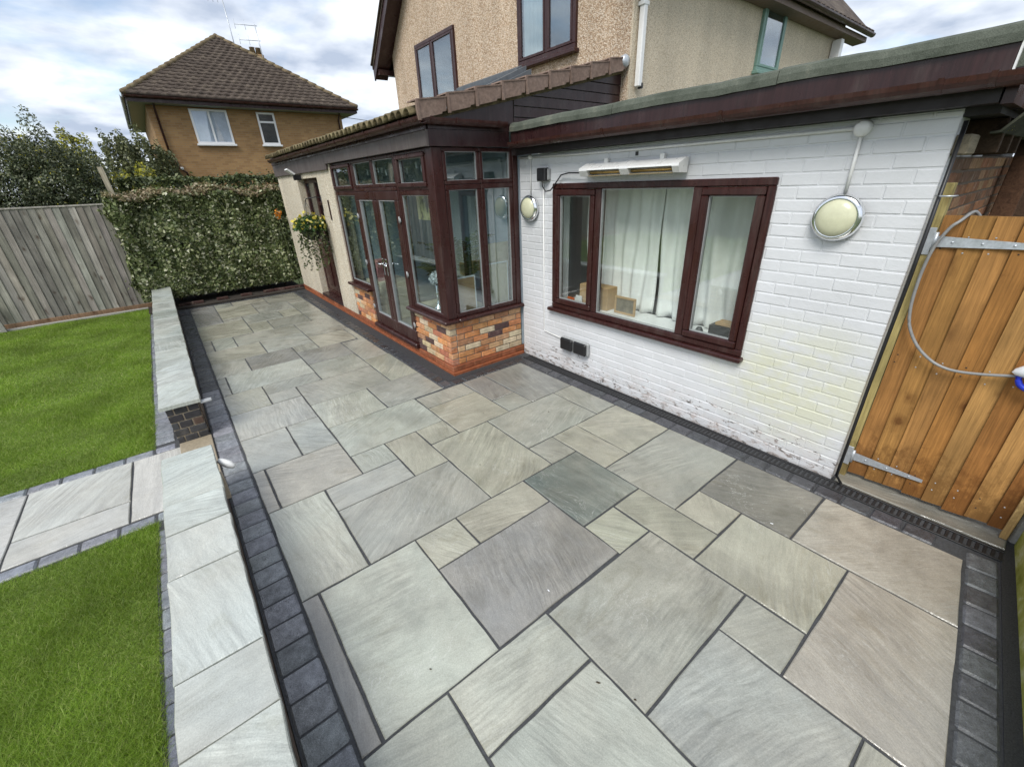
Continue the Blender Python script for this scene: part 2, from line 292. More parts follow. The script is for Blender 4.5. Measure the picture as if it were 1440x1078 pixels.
def moss_mat():
    m = Mat('mossy_concrete', 0.9, spec=0.2); p = m.pos(); a = m.noise(p, 6, 7, 0.7)
    m.col(m.ramp(a, (0.3, (0.20, 0.21, 0.03)), (0.5, (0.38, 0.38, 0.09)), (0.62, (0.55, 0.55, 0.30)), (0.75, (0.66, 0.66, 0.52)))); m.nrm(m.bump(m.noise(p, 60, 5), 0.6, 0.006)); return m.m
MOSS = moss_mat()
def farbrick():
    m = Mat('tan_brickwork', 0.9, spec=0.2); p = m.pos()
    sp = m.n('ShaderNodeSeparateXYZ'); m.l(p, sp.inputs[0]); cb = m.n('ShaderNodeCombineXYZ')
    m.l(m.math('ADD', sp.outputs['X'], sp.outputs['Y']), cb.inputs[0]); m.l(sp.outputs['Z'], cb.inputs[1])
    br = m.n('ShaderNodeTexBrick'); m.l(cb.outputs[0], br.inputs['Vector']); br.inputs['Scale'].default_value = 1.0
    br.inputs['Brick Width'].default_value = 0.225; br.inputs['Row Height'].default_value = 0.075; br.inputs['Mortar Size'].default_value = 0.007; br.inputs['Mortar Smooth'].default_value = 0.3
    br.inputs['Color1'].default_value = (0.37, 0.225, 0.100, 1); br.inputs['Color2'].default_value = (0.285, 0.165, 0.074, 1); br.inputs['Mortar'].default_value = (0.30, 0.22, 0.14, 1)
    m.col(m.mix(1.0, br.outputs['Color'], m.ramp(m.noise(p, 1.1, 5), (0.3, 0.82), (0.7, 1.15)), 'MULTIPLY')); m.nrm(m.bump(br.outputs['Fac'], -0.4, 0.008)); return m.m
FARBRICK = farbrick()
def rooftile(name, c0, c1, c2):
    m = Mat(name, 0.85, spec=0.25); p = m.pos(); a = m.noise(p, 3.2, 6, 0.7); b = m.noise(p, 30, 4, 0.7)
    col = m.ramp(a, (0.3, c0), (0.52, c1), (0.72, c2)); m.col(m.mix(1.0, col, m.ramp(b, (0.3, 0.7), (0.7, 1.25)), 'MULTIPLY')); m.nrm(m.bump(b, 0.5, 0.008)); return m.m
TILE = rooftile('weathered_roof_tile', (0.050, 0.038, 0.030), (0.090, 0.070, 0.056), (0.155, 0.125, 0.095))
HIPT = rooftile('lichened_hip_tile', (0.10, 0.075, 0.045), (0.17, 0.13, 0.075), (0.25, 0.21, 0.12))
OLDTILE = rooftile('mossy_roll_tile', (0.07, 0.055, 0.03), (0.15, 0.12, 0.065), (0.24, 0.21, 0.11))
VERGE = rooftile('brown_verge_tile', (0.175, 0.120, 0.095), (0.205, 0.145, 0.115), (0.235, 0.17, 0.14))
LAWNB = plain('lawn_thatch', (0.11, 0.16, 0.025), 0.95, nscale=40, var=0.4, bump=0.5)
GROUNDM = plain('rough_grass_ground', (0.05, 0.07, 0.025), 0.95, nscale=2, var=0.3, bump=0.3)

# ------------------------------------------------------------------ geometry helpers
WLOC = {}
def wl(o): return WLOC.get(o.name, Vector((0, 0, 0))) if o else Vector((0, 0, 0))
def link(name, data, loc, parent=None, color=None):
    o = bpy.data.objects.new(name, data); COL.objects.link(o)
    loc = Vector(loc); WLOC[o.name] = loc
    if parent: o.parent = parent; o.location = loc - wl(parent)
    else: o.location = loc
    if color is not None: o.color = (*color, 1)
    return o
def tag(o, label=None, cat=None, group=None, kind=None):
    if label: o['label'] = label
    if cat: o['category'] = cat
    if group: o['group'] = group
    if kind: o['kind'] = kind
    return o
def thing(name, loc, label, cat, group=None):
    return tag(link(name, None, loc), label, cat, group)
class MB:
    def __init__(s): s.v = []; s.f = []; s.sm = []
    def add(s, vs, fs, smooth=False):
        o = len(s.v); s.v += [tuple(v) for v in vs]; s.f += [tuple(i+o for i in f) for f in fs]; s.sm += [smooth]*len(fs); return s
    def box(s, x0, x1, y0, y1, z0, z1, ch=0.0):
        if x0 > x1: x0, x1 = x1, x0
        if y0 > y1: y0, y1 = y1, y0
        if z0 > z1: z0, z1 = z1, z0
        c = min(ch, (x1-x0)*.45, (y1-y0)*.45, (z1-z0)*.45)
        if c <= 0:
            v = [(x, y, z) for z in (z0, z1) for y in (y0, y1) for x in (x0, x1)]
            return s.add(v, [(0, 2, 3, 1), (4, 5, 7, 6), (0, 1, 5, 4), (2, 6, 7, 3), (0, 4, 6, 2), (1, 3, 7, 5)])
        X, Y, Zz = (x0, x1), (y0, y1), (z0, z1); v = []; idx = {}
        for i in (0, 1):
            for j in (0, 1):
                for k in (0, 1):
                    sx, sy, sz = 1-2*i, 1-2*j, 1-2*k
                    idx[i, j, k, 0] = len(v); v.append((X[i], Y[j]+sy*c, Zz[k]+sz*c))
                    idx[i, j, k, 1] = len(v); v.append((X[i]+sx*c, Y[j], Zz[k]+sz*c))
                    idx[i, j, k, 2] = len(v); v.append((X[i]+sx*c, Y[j]+sy*c, Zz[k]))
        f = []
        for a in (0, 1):
            f += [[idx[a, 0, 0, 0], idx[a, 1, 0, 0], idx[a, 1, 1, 0], idx[a, 0, 1, 0]], [idx[0, a, 0, 1], idx[1, a, 0, 1], idx[1, a, 1, 1], idx[0, a, 1, 1]], [idx[0, 0, a, 2], idx[1, 0, a, 2], idx[1, 1, a, 2], idx[0, 1, a, 2]]]
        for a in (0, 1):
            for b in (0, 1):
                f += [[idx[a, b, 0, 0], idx[a, b, 1, 0], idx[a, b, 1, 1], idx[a, b, 0, 1]], [idx[a, 0, b, 0], idx[a, 1, b, 0], idx[a, 1, b, 2], idx[a, 0, b, 2]], [idx[0, a, b, 1], idx[1, a, b, 1], idx[1, a, b, 2], idx[0, a, b, 2]]]
        for a in (0, 1):
            for b in (0, 1):
                for k in (0, 1): f.append([idx[a, b, k, 0], idx[a, b, k, 1], idx[a, b, k, 2]])
        ctr = Vector(((x0+x1)/2, (y0+y1)/2, (z0+z1)/2)); g = []
        for q in f:
            p = [Vector(v[i]) for i in q]; n = (p[1]-p[0]).cross(p[2]-p[0]); m = sum(p, Vector())/len(p)
            g.append(q if n.dot(m-ctr) > 0 else q[::-1])
        return s.add(v, g)
    def prism(s, poly, lo, hi, axis='z', off=None):
        """polygon (a,b) extruded along axis; a,b are the other two axes in order"""
        n = len(poly); mk = {'z': lambda a, b, h: (a, b, h), 'y': lambda a, b, h: (a, h, b), 'x': lambda a, b, h: (h, a, b)}[axis]
        v = [mk(a, b, lo) for a, b in poly] + [mk(a, b, hi) for a, b in poly]
        f = [tuple(range(n-1, -1, -1)), tuple(range(n, 2*n))] + [(i, (i+1) % n, n+(i+1) % n, n+i) for i in range(n)]
        return s.add(v, f)
    def tube(s, pts, r, n=8, cap=True, smooth=True):
        pts = [Vector(p) for p in pts]; rs = r if isinstance(r, (list, tuple)) else [r]*len(pts); rings = []; up = Vector((0, 0, 1)); v = []; f = []
        for i, p in enumerate(pts):
            t = (pts[min(i+1, len(pts)-1)] - pts[max(i-1, 0)]).normalized()
            a = t.cross(up if abs(t.dot(up)) < 0.95 else Vector((1, 0, 0))).normalized(); b = t.cross(a)
            for k in range(n):
                th = 2*math.pi*k/n; v.append(p + (a*math.cos(th)+b*math.sin(th))*rs[i])
        for i in range(len(pts)-1):
            for k in range(n): f.append((i*n+k, i*n+(k+1) % n, (i+1)*n+(k+1) % n, (i+1)*n+k))
        if cap: f += [tuple(range(n)), tuple(range((len(pts)-1)*n+n-1, (len(pts)-1)*n-1, -1))]
        return s.add(v, f, smooth)
    def lathe(s, prof, origin, axis=(0, 0, 1), n=24, smooth=True):
        """prof: list of (radius, height along axis)"""
        ax = Vector(axis).normalized(); a = ax.cross(Vector((0, 0, 1)) if abs(ax.z) < .9 else Vector((1, 0, 0))).normalized(); b = ax.cross(a); o = Vector(origin); v = []; f = []
        for r, h in prof:
            for k in range(n): th = 2*math.pi*k/n; v.append(o+ax*h+(a*math.cos(th)+b*math.sin(th))*r)
        for i in range(len(prof)-1):
            for k in range(n): f.append((i*n+k, i*n+(k+1) % n, (i+1)*n+(k+1) % n, (i+1)*n+k))
        return s.add(v, f, smooth)
    def quad(s, a, b, c, d): return s.add([a, b, c, d], [(0, 1, 2, 3)])
    def build(s, name, mat, parent=None, color=None, loc=None):
        v = np.array(s.v, float); lo, hi = v.min(0), v.max(0)
        c = Vector((lo+hi)/2) if loc is None else Vector(loc); c.z = lo[2] if loc is None else c.z
        me = bpy.data.meshes.new(name); me.from_pydata([tuple(x) for x in (v-np.array(c))], [], s.f); me.materials.append(mat)
        if any(s.sm): me.polygons.foreach_set('use_smooth', s.sm)
        bm = bmesh.new(); bm.from_mesh(me); bmesh.ops.recalc_face_normals(bm, faces=bm.faces); bm.to_mesh(me); bm.free()
        return link(name, me, c, parent, color)
_cache = {}
def piece(name, sx, sy, sz, ch, mat, center, parent, color=None, rot=(0, 0, 0), var=0):
    """a chamfered block that shares mesh data with all blocks of its size"""
    key = (round(sx, 4), round(sy, 4), round(sz, 4), ch, mat.name)
    if key not in _cache:
        mb = MB().box(-sx/2, sx/2, -sy/2, sy/2, -sz/2, sz/2, ch); me = bpy.data.meshes.new(name); me.from_pydata(mb.v, [], mb.f); me.materials.append(mat); _cache[key] = me
    o = link(name, _cache[key], center, parent, color); o.rotation_euler = rot; return o
def raw_mesh(name, V, F, mat, loc=(0, 0, 0), parent=None, smooth=False):
    """V (n,3) array, F (m,k) array of equal-size faces, fast path"""
    me = bpy.data.meshes.new(name); V = np.asarray(V, np.float32); F = np.asarray(F, np.int32); k = F.shape[1]
    me.vertices.add(len(V)); me.vertices.foreach_set('co', (V-np.array(loc, np.float32)).ravel())
    me.loops.add(F.size); me.loops.foreach_set('vertex_index', F.ravel())
    me.polygons.add(len(F)); me.polygons.foreach_set('loop_start', np.arange(0, F.size, k, dtype=np.int32))
    try: me.polygons.foreach_set('loop_total', np.full(len(F), k, np.int32))
    except Exception: pass
    if smooth: me.polygons.foreach_set('use_smooth', np.ones(len(F), bool))
    me.update(calc_edges=True); me.materials.append(mat); return link(name, me, loc, parent)
def leaves(P, size, nrm=None, aspect=0.55, jitter=0.9, fold=0.12):
    """diamond leaf at every point; nrm biases the facing"""
    n = len(P); d = rng.normal(size=(n, 3)); d /= np.linalg.norm(d, axis=1)[:, None]
    if nrm is not None: d = d*jitter + nrm; d /= np.linalg.norm(d, axis=1)[:, None]+1e-9
    t = rng.normal(size=(n, 3)); u = np.cross(d, t); u /= np.linalg.norm(u, axis=1)[:, None]+1e-9; v = np.cross(d, u)
    s = (size*(0.6+0.8*rng.random(n)))[:, None] if np.ndim(size) == 0 else (size*(0.7+0.6*rng.random(n)))[:, None]
    A = P+u*s*.5; B = P+v*s*.5*aspect+d*s*fold; C = P-u*s*.5; D = P-v*s*.5*aspect+d*s*fold
    V = np.stack([A, B, C, D], 1).reshape(-1, 3); F = np.arange(4*n).reshape(n, 4); return V, F
def jit(c, a=0.12, h=0.03):
    k = 1+random.uniform(-a, a); return tuple(max(0, x*k*(1+random.uniform(-h, h))) for x in c)
class Face:
    """a wall plane: axis 'x' faces -X, axis 'y' faces -Y; d is the distance out of the wall"""
    def __init__(s, ax, p): s.ax, s.p = ax, p
    def box(s, mb, a0, a1, z0, z1, d0, d1, ch=0.0):
        if s.ax == 'x': return mb.box(s.p-d1, s.p-d0, a0, a1, z0, z1, ch)
        return mb.box(a0, a1, s.p-d1, s.p-d0, z0, z1, ch)
    def part(s, name, mat, parent, a0, a1, z0, z1, d0, d1, ch=0.0, color=None):
        return s.box(MB(), a0, a1, z0, z1, d0, d1, ch).build(name, mat, parent, color)
    def frame(s, name, mat, parent, a0, a1, z0, z1, d0, d1, w, ch=0.006, wb=None):
        mb = MB(); wb = wb or w
        s.box(mb, a0, a1, z1-w, z1, d0, d1, ch); s.box(mb, a0, a1, z0, z0+wb, d0, d1, ch)
        s.box(mb, a0, a0+w, z0+wb, z1-w, d0, d1, ch); s.box(mb, a1-w, a1, z0+wb, z1-w, d0, d1, ch)
        return mb.build(name, mat, parent)
    def pane(s, parent, a0, a1, z0, z1, d, mat=None):
        return s.part('pane', mat or GLASS, parent, a0, a1, z0, z1, d-0.003, d+0.003)

# ================================================================== GROUND, PATIO
g = MB().box(-300, 300, -300, 300, -0.6, -0.30).build('ground', GROUNDM); tag(g, 'rough ground under and around the gardens', 'ground', kind='structure')
patio = MB().prism([(-0.19, -0.62), (3.60, -0.42), (3.60, 4.2), (2.30, 4.2), (2.30, 11.3), (-0.19, 11.3)], -0.12, -0.009).build('patio', GROUT)
tag(patio, 'damp grey sandstone patio with dark joints and charcoal sett borders', 'patio', kind='structure')
def yb(x): return -0.22 + 0.105*(x-3.11)
def slab(name, x0, x1, y0, y1, color, parent, z=0.0, j=0.0065, th=0.03, mat=SAND, slant=False, wob=0.0028, ch=0.004, tilt=0.0016):
    y0f = (lambda x: yb(x)) if slant else (lambda x: y0)
    x0, x1, y1 = x0+j, x1-j, y1-j
    def side(a, b):
        n = max(2, int(math.dist(a, b)/0.11)); return [(a[0]+(b[0]-a[0])*i/n, a[1]+(b[1]-a[1])*i/n) for i in range(n)]
    c = [(x0, y0f(x0)+j), (x1, y0f(x1)+j), (x1, y1), (x0, y1)]
    P = [p for i in range(4) for p in side(c[i], c[(i+1) % 4])]
    P = [(a+random.uniform(-wob, wob), b+random.uniform(-wob, wob)) for a, b in P]
    cx, cy = (x0+x1)/2, (c[0][1]+y1)/2; n = len(P)
    def ins(p, d): dx, dy = p[0]-cx, p[1]-cy; return (p[0]-d*math.copysign(min(1, abs(dx)/((x1-x0)/2+1e-6))**8, dx), p[1]-d*math.copysign(min(1, abs(dy)/((y1-y0f(cx))/2+1e-6))**8, dy))
    v = [(*ins(p, ch*random.uniform(.7, 1.6)), 0) for p in P]+[(p[0], p[1], -ch*1.1) for p in P]+[(p[0], p[1], -th) for p in P]
    v = [(a-cx, b-cy, h) for a, b, h in v]
    f = [tuple(range(n))]+[(n+i, n+(i+1) % n, (i+1) % n, i) for i in range(n)]+[(2*n+i, 2*n+(i+1) % n, n+(i+1) % n, n+i) for i in range(n)]
    me = bpy.data.meshes.new(name); me.from_pydata(v, [], f); me.materials.append(mat)
    o = link(name, me, (cx, cy, z+random.uniform(-.0012, .0012)), parent, color)
    o.rotation_euler = (random.uniform(-tilt, tilt), random.uniform(-tilt, tilt), 0); return o
GRY, BLU, BGE, PNK, DRK, GRN, LIT = (0.298, 0.304, 0.264), (0.318, 0.332, 0.302), (0.335, 0.330, 0.264), (0.328, 0.312, 0.268), (0.158, 0.155, 0.135), (0.140, 0.168, 0.150), (0.370, 0.386, 0.336)
SL = [  # x0, x1, y0, y1, colour
 (0, .10, 1.11, 2.035, (0.25, 0.24, 0.225)), (.10, .71, 1.11, 2.035, LIT), (0, .405, 2.035, 2.955, LIT), (.405, 1.33, 2.035, 2.645, GRY), (.405, 1.02, 2.645, 2.955, BLU),
 (.71, 1.02, 1.73, 2.035, BGE), (1.02, 1.63, 1.73, 2.035, BGE), (.71, 1.63, 1.11, 1.73, (0.225, 0.222, 0.212)),
 (1.63, 2.225, 1.40, 2.035, GRN), (1.33, 1.945, 2.035, 2.955, BGE), (1.945, 2.83, 2.335, 2.955, GRY), (2.83, 3.11, 2.335, 2.955, GRY), (1.945, 2.225, 2.035, 2.335, GRY),
 (2.225, 2.53, 1.72, 2.335, BGE), (2.53, 3.11, 1.72, 2.335, BGE), (2.225, 3.11, 1.10, 1.72, GRY), (2.53, 3.11, .485, 1.10, DRK), (2.225, 2.53, .79, 1.10, BGE), (1.93, 2.225, .79, 1.40, BGE),
 (1.63, 1.93, 1.10, 1.40, BGE), (1.02, 1.93, .48, 1.10, GRY), (1.93, 2.53, .18, .79, BGE), (1.63, 1.93, .18, .48, GRY), (2.53, 3.11, None, .485, PNK), (1.63, 2.53, None, .18, PNK),
 (.405, 1.02, .79, 1.11, LIT), (0, .405, .50, 1.11, LIT), (.405, 1.02, .18, .79, LIT), (1.02, 1.63, -.13, .48, BLU), (1.02, 1.63, None, -.13, GRY), (0, .405, -.12, .50, GRY), (.405, 1.02, -.13, .18, BGE), (.405, 1.02, None, -.13, GRY), (0, .405, None, -.12, BLU),
 (0, .095, 2.955, 3.565, PNK), (.095, .71, 2.955, 3.565, PNK), (0, .40, 3.565, 4.20, BLU), (.40, .71, 3.565, 4.20, BLU), (0, .71, 4.20, 4.825, BLU), (0, .405, 4.825, 5.42, BGE), (.405, .71, 4.825, 5.12, GRY), (.405, 1.015, 5.12, 5.42, GRY),
 (.71, 1.02, 2.955, 3.26, LIT), (1.02, 1.33, 2.645, 3.26, BGE), (1.33, 1.63, 2.955, 3.26, BGE), (.71, 1.63, 3.26, 3.88, LIT), (1.63, 2.225, 2.955, 3.57, BGE), (1.63, 2.225, 3.57, 3.855, GRY),
 (2.225, 2.53, 3.26, 3.855, (0.22, 0.22, 0.205)), (2.225, 2.53, 2.955, 3.26, GRY), (2.53, 3.11, 2.955, 3.855, (0.235, 0.24, 0.225)),
 (.71, 1.33, 3.88, 4.50, LIT), (1.33, 1.995, 3.88, 4.50, GRY), (.71, 1.63, 4.50, 5.12, GRY), (1.63, 1.995, 4.50, 5.38, BGE), (1.015, 1.63, 5.12, 5.73, GRY), (1.015, 1.63, 5.73, 6.33, (0.24, 0.24, 0.225)), (1.63, 1.98, 5.38, 6.29, GRY),
 (0, .10, 5.42, 6.05, GRY), (.10, 1.015, 5.42, 6.05, LIT), (0, .405, 6.05, 6.64, GRY), (.405, 1.015, 6.05, 6.64, (0.19, 0.19, 0.172)), (1.015, 1.33, 6.33, 6.64, GRY), (1.33, 1.89, 6.33, 6.95, BGE), (1.89, 1.98, 6.29, 6.95, GRY), (1.63, 1.89, 6.29, 6.33, GRY),
 (0, .70, 6.64, 7.27, BGE), (.70, 1.33, 6.64, 7.27, LIT), (1.33, 1.97, 6.95, 7.85, GRY), (0, .12, 7.27, 7.88, GRY), (.12, .41, 7.27, 7.88, LIT), (.41, 1.33, 7.27, 7.85, GRY),
 (0, .72, 7.88, 8.92, BGE), (.72, 1.03, 7.85, 8.50, BGE), (1.03, 1.64, 7.85, 8.50, (0.23, 0.23, 0.20)), (1.64, 1.97, 7.85, 8.50, GRY), (.72, 1.32, 8.50, 9.15, GRY), (1.32, 1.64, 8.50, 9.05, BGE), (1.64, 1.97, 8.50, 9.50, GRY),
 (0, .41, 8.92, 10.55, (0.22, 0.22, 0.21)), (.41, .72, 8.92, 9.15, GRY), (.41, 1.03, 9.15, 10.15, BGE), (.41, .72, 10.15, 10.55, GRY), (1.03, 1.64, 9.05, 9.75, GRY), (.72, 1.32, 10.15, 10.55, BGE), (1.03, 1.32, 9.75, 10.15, GRY), (1.32, 1.97, 9.75, 10.55, (0.22, 0.22, 0.19)), (1.64, 1.97, 9.50, 9.75, GRY)]
for x0, x1, y0, y1, c in SL:
    if y1-(y0 if y0 is not None else -9) < 0.06: continue
    slab('slab', x0, x1, y0 or 0, y1, jit(c, 0.05, 0.012), patio, slant=y0 is None)
CH = (0.060, 0.063, 0.070)
def sett(x0, x1, y0, y1, parent, rz=0, z=0.0, c=CH, a=0.22):
    sx, sy = round((x1-x0)-.008, 3), round((y1-y0)-.008, 3)
    return piece('sett', sx, sy, 0.05, 0.010, SETT, ((x0+x1)/2, (y0+y1)/2, z-.025+random.uniform(-.002, .002)), parent, jit(c, a), (random.uniform(-.012, .012), random.uniform(-.012, .012), rz+random.uniform(-.012, .012)))
SETT_SHEEN = (0.205, 0.212, 0.225)  # near wall-side setts coloured paler, for their bluish sky sheen
y = -0.50
while y < 10.5: sett(-0.185, -0.003, y, y+.155, patio, c=SETT_SHEEN if y < 5.6 else CH); y += .155
y = 4.06
while y < 10.5: sett(2.0, 2.13, y, y+.155, patio, c=(0.040, 0.042, 0.046)); y += .155
x = 2.135
while x < 3.1: sett(x, x+.155, 3.86, 3.99, patio, c=(0.040, 0.042, 0.046)); x += .155
sett(2.0, 2.13, 3.90, 4.055, patio); 
y = -0.09
while y < 3.8: sett(3.118, 3.245, y, y+.165, patio, c=(0.060, 0.062, 0.068), a=.3); y += .165
x = -0.1
while x < 10.4 and x < 2.0: sett(x, x+.155, 10.56, 10.70, patio, c=(0.035, 0.036, 0.038)); x += .155
ang = math.atan(0.105); x = 3.22
while x > -0.1:
    cx = x-.078; sett(cx-.078, cx+.078, yb(cx)-.143, yb(cx)-.006, patio, ang, c=(0.105, 0.109, 0.117), a=.35); x -= .157
gs = MB().prism([(-0.2, yb(-.2)-.22), (3.60, yb(3.6)-.22), (3.60, yb(3.6)-.15), (-0.2, yb(-.2)-.15)], -0.05, -0.004).build('grit_strip', GRIT, patio)
MB().box(2.132, 2.262, 4.0, 11.0, -.06, -.004).build('grit_strip', GRIT, patio)
MB().box(2.132, 3.25, 3.992, 4.06, -.06, -.0045).build('grit_strip', GRIT, patio)
# loose fallen bits on the slabs
for k in range(13):
    px, py = random.uniform(.2, 3.0), random.uniform(0.1, 4.5)
    if py > 3.7 and px > 2: continue
    L = random.uniform(.005, .012); a = random.uniform(0, 6.28)
    pale = k % 5 == 0
    mb = MB(); pts = [(L*t*math.cos(a), L*t*math.sin(a), .001+.002*math.sin(t*3)) for t in (-1, -.3, .4, 1)]; wd = random.uniform(.002, .0045)
    v = []
    for i, p in enumerate(pts):
        ww = wd*(.4, 1, .9, .2)[i]; v += [(px+p[0]-ww*math.sin(a), py+p[1]+ww*math.cos(a), p[2]+.002), (px+p[0]+ww*math.sin(a), py+p[1]-ww*math.cos(a), p[2]+.003)]
    mb.add(v, [(2*i, 2*i+1, 2*i+3, 2*i+2) for i in range(3)])
    o = mb.build('leaf_scrap', BAGW if pale else BARK, None, (0.05, 0.035, 0.02)); tag(o, 'small pale fleck lying on the damp slabs' if pale else 'tiny dark leaf scrap lying on the damp slabs', 'leaf scrap', 'pale flecks on the patio' if pale else 'dark leaf scraps on the patio')

# drainage channel
dr = thing('drain_channel', (3.305, 1.7, 0), 'black slotted drainage channel at the foot of the white wall', 'drain')
MB().box(3.252, 3.362, -.36, 3.97, -.09, -.05).build('channel', VOID, dr)
MB().box(3.250, 3.262, -.36, 3.97, -.05, .001, .002).build('rail', BLACKM, dr); MB().box(3.348, 3.366, -.36, 3.97, -.05, .001, .002).build('rail', BLACKM, dr)
y = -.35
while y < 3.96: piece('bar', .085, .016, .02, .002, BLACKM, (3.305, y, -.012), dr); y += .0335
# sandstone threshold under the gate
th = link('threshold', None, (3.43, .05, 0)); tag(th, 'grey sandstone threshold strip under the orange timber gate', 'threshold')
slab('slab', 3.368, 3.62, -.36, .52, (0.20, 0.195, 0.17), th, z=.006)

# ================================================================== PATH AND LAWNS
path = MB().box(-9, -.17, 3.38, 4.62, -.12, -.010).build('path', GROUT); tag(path, 'pale sandstone garden path edged with grey setts through the lawn', 'path', kind='structure')
LP = (0.415, 0.42, 0.40)
for x0, x1, y0, y1, c in [(-.78, -.19, 3.515, 4.485, (0.42, 0.415, 0.39)), (-1.43, -.78, 3.82, 4.485, LP), (-1.43, -.78, 3.515, 3.82, LP), (-2.33, -1.43, 3.515, 4.485, LP), (-2.95, -2.33, 3.515, 4.485, LP), (-3.6, -2.95, 3.515, 4.485, LP), (-4.5, -3.6, 3.515, 4.485, LP)]:
    slab('slab', x0, x1, y0, y1, jit(c, .04, .01), path)
x = -.63
SETP = (0.185, 0.196, 0.215)
while x > -4.5: sett(x-.205, x, 4.49, 4.60, path, c=SETP, a=.12); sett(x-.205, x, 3.395, 3.505, path, c=SETP, a=.12); x -= .205
edge = MB().box(-.64, -.44, -1.0, 11.3, -.12, -.0115).build('lawn_edging', GROUT); tag(edge, 'narrow line of grey setts edging the lawn beside the low wall', 'edging', kind='structure')
y = -.6
while y < 11.2:
    if not (3.38 < y+.155 and y < 4.60): sett(-.625, -.465, y, y+.155, edge, c=SETP if y > 2 else (0.12, 0.13, 0.155), a=.14)
    y += .155
for yy in (4.50, 3.40): sett(-.625, -.465, yy, yy+.105, edge, c=SETP)
def lawn(name, y0, y1, label, dens, hgt, xw):
    base = MB().box(-9, -.635, y0, y1, -.12, -.012).build(name, LAWNB); tag(base, label, 'lawn', kind='structure')
    Vs = []
    for (xa, xb, ya, yb_, n, h, wd) in xw:
        n = int(n*(xb-xa)*(yb_-ya)); P = np.c_[rng.uniform(xa, xb, n), rng.uniform(ya, yb_, n), np.full(n, -.012)]
        th = rng.uniform(0, 2*np.pi, n); H = h*(.55+.75*rng.random(n))*(0.85+0.3*np.sin(P[:, 0]*5.1+2*np.sin(P[:, 1]*3.3))); lean = rng.normal(0, .85, (n, 2))*H[:, None]
        W = np.c_[np.cos(th), np.sin(th), np.zeros(n)]*(wd*(.6+.8*rng.random(n)))[:, None]
        T = P+np.c_[lean, H]; V = np.stack([P-W, P+W, T], 1); Vs.append(V.reshape(-1, 3))
    V = np.concatenate(Vs); o = raw_mesh('grass', V, np.arange(len(V)).reshape(-1, 3), GRASS, (-2, (y0+y1)/2, 0), base); o['kind'] = 'stuff'
    return base
lawn('lawn', -1.2, 3.39, 'bright green lawn at the near left, on the near side of the path', 0, 0, [(-2.4, -.622, .4, 3.395, 52000, .028, .0012), (-5, -2.4, .4, 3.39, 7000, .04, .0022), (-3, -.637, -1.2, .4, 6000, .04, .0022)])
lawn('lawn', 4.605, 11.30, 'bright green square lawn between the path and the grey fence', 0, 0, [(-3.4, -.622, 4.598, 6.6, 26000, .028, .0018), (-4.4, -.637, 6.6, 11.3, 10500, .030, .0030), (-8, -4.4, 4.605, 11.3, 900, .045, .006), (-8, -3.4, 4.605, 6.6, 900, .045, .006)])

# ================================================================== LOW GARDEN WALL
def garden_wall(label, y0, y1, joints, end_face):
    t = thing('garden_wall', (-.32, y0, 0), label, 'wall', 'low coped walls either side of the path')
    x0, x1, zc = -.445, -.195, .362
    MB().box(x0+.006, x1-.006, y0+.006, y1, -.1, zc).build('mortar_core', MORTAR_PALE, t)
    # brick end face towards the path gap: real bricks, courses of 75 mm
    ye = y1 if end_face == 'hi' else y0
    for k in range(5):
        z = .002+k*.0725
        cuts = [x0, x0+.115, x0+.25] if k % 2 else [x0, x0+.06, x0+.165, x0+.25]
        for a, b in zip(cuts[:-1], cuts[1:]):
            sgn = 1 if end_face == 'hi' else -1
            piece('brick', round(b-a-.011, 3), .10, .062, .004, DARK_BRICK, ((a+b)/2, ye-sgn*(.05-.004), z+.034), t, jit((0.045, 0.044, 0.046) if random.random() < .92 else (0.09, 0.06, 0.045), .25))
    # patio face and lawn face bricks
    for fx, sx in ((x1, 1), (x0, -1)):
        for k in range(5):
            yy = y0+(.0 if k % 2 else -.11)
            while yy < y1:
                a, b = max(yy, y0+.11 if end_face == 'lo' else y0), min(yy+.226, y1-.11 if end_face == 'hi' else y1)
                if b-a > .05: piece('brick', .10, round(b-a-.011, 3), .062, .004, DARK_BRICK, (fx-sx*.046, (a+b)/2, .036+k*.0725), t, jit((0.10, 0.075, 0.058), .3))
                yy += .226
    ys = joints
    for a, b in zip(ys[:-1], ys[1:]):
        slab('coping_slab', -.478, -.163, a, b, jit((0.445, 0.482, 0.452), .05, .012), t, z=.402, j=.003, th=.038, wob=.004, tilt=.003)
    return t
garden_wall('low dark brick wall with pale sandstone coping running from the path to the ivy hedge', 4.53, 11.35, [4.495, 5.12, 5.74, 6.36, 6.98, 7.60, 8.22, 8.84, 9.46, 10.08, 10.70, 11.40], 'lo')
garden_wall('low wall with pale sandstone coping at the near left, between near lawn and patio', -.9, 3.47, [-.9, -.3, .32, .94, 1.27, 1.58, 2.19, 2.56, 2.87, 3.505], 'hi')
thr = link('gap_threshold', None, (-.32, 4, 0)); tag(thr, 'wet sandy mortar bed in the gap between the two low walls', 'mortar bed')
MB().box(-.44, -.19, 3.505, 4.525, -.02, .012, .004).build('bed', plain('wet_sand_mortar', (0.30, 0.25, 0.175), 0.6, nscale=50, var=0.2, bump=0.4), thr)
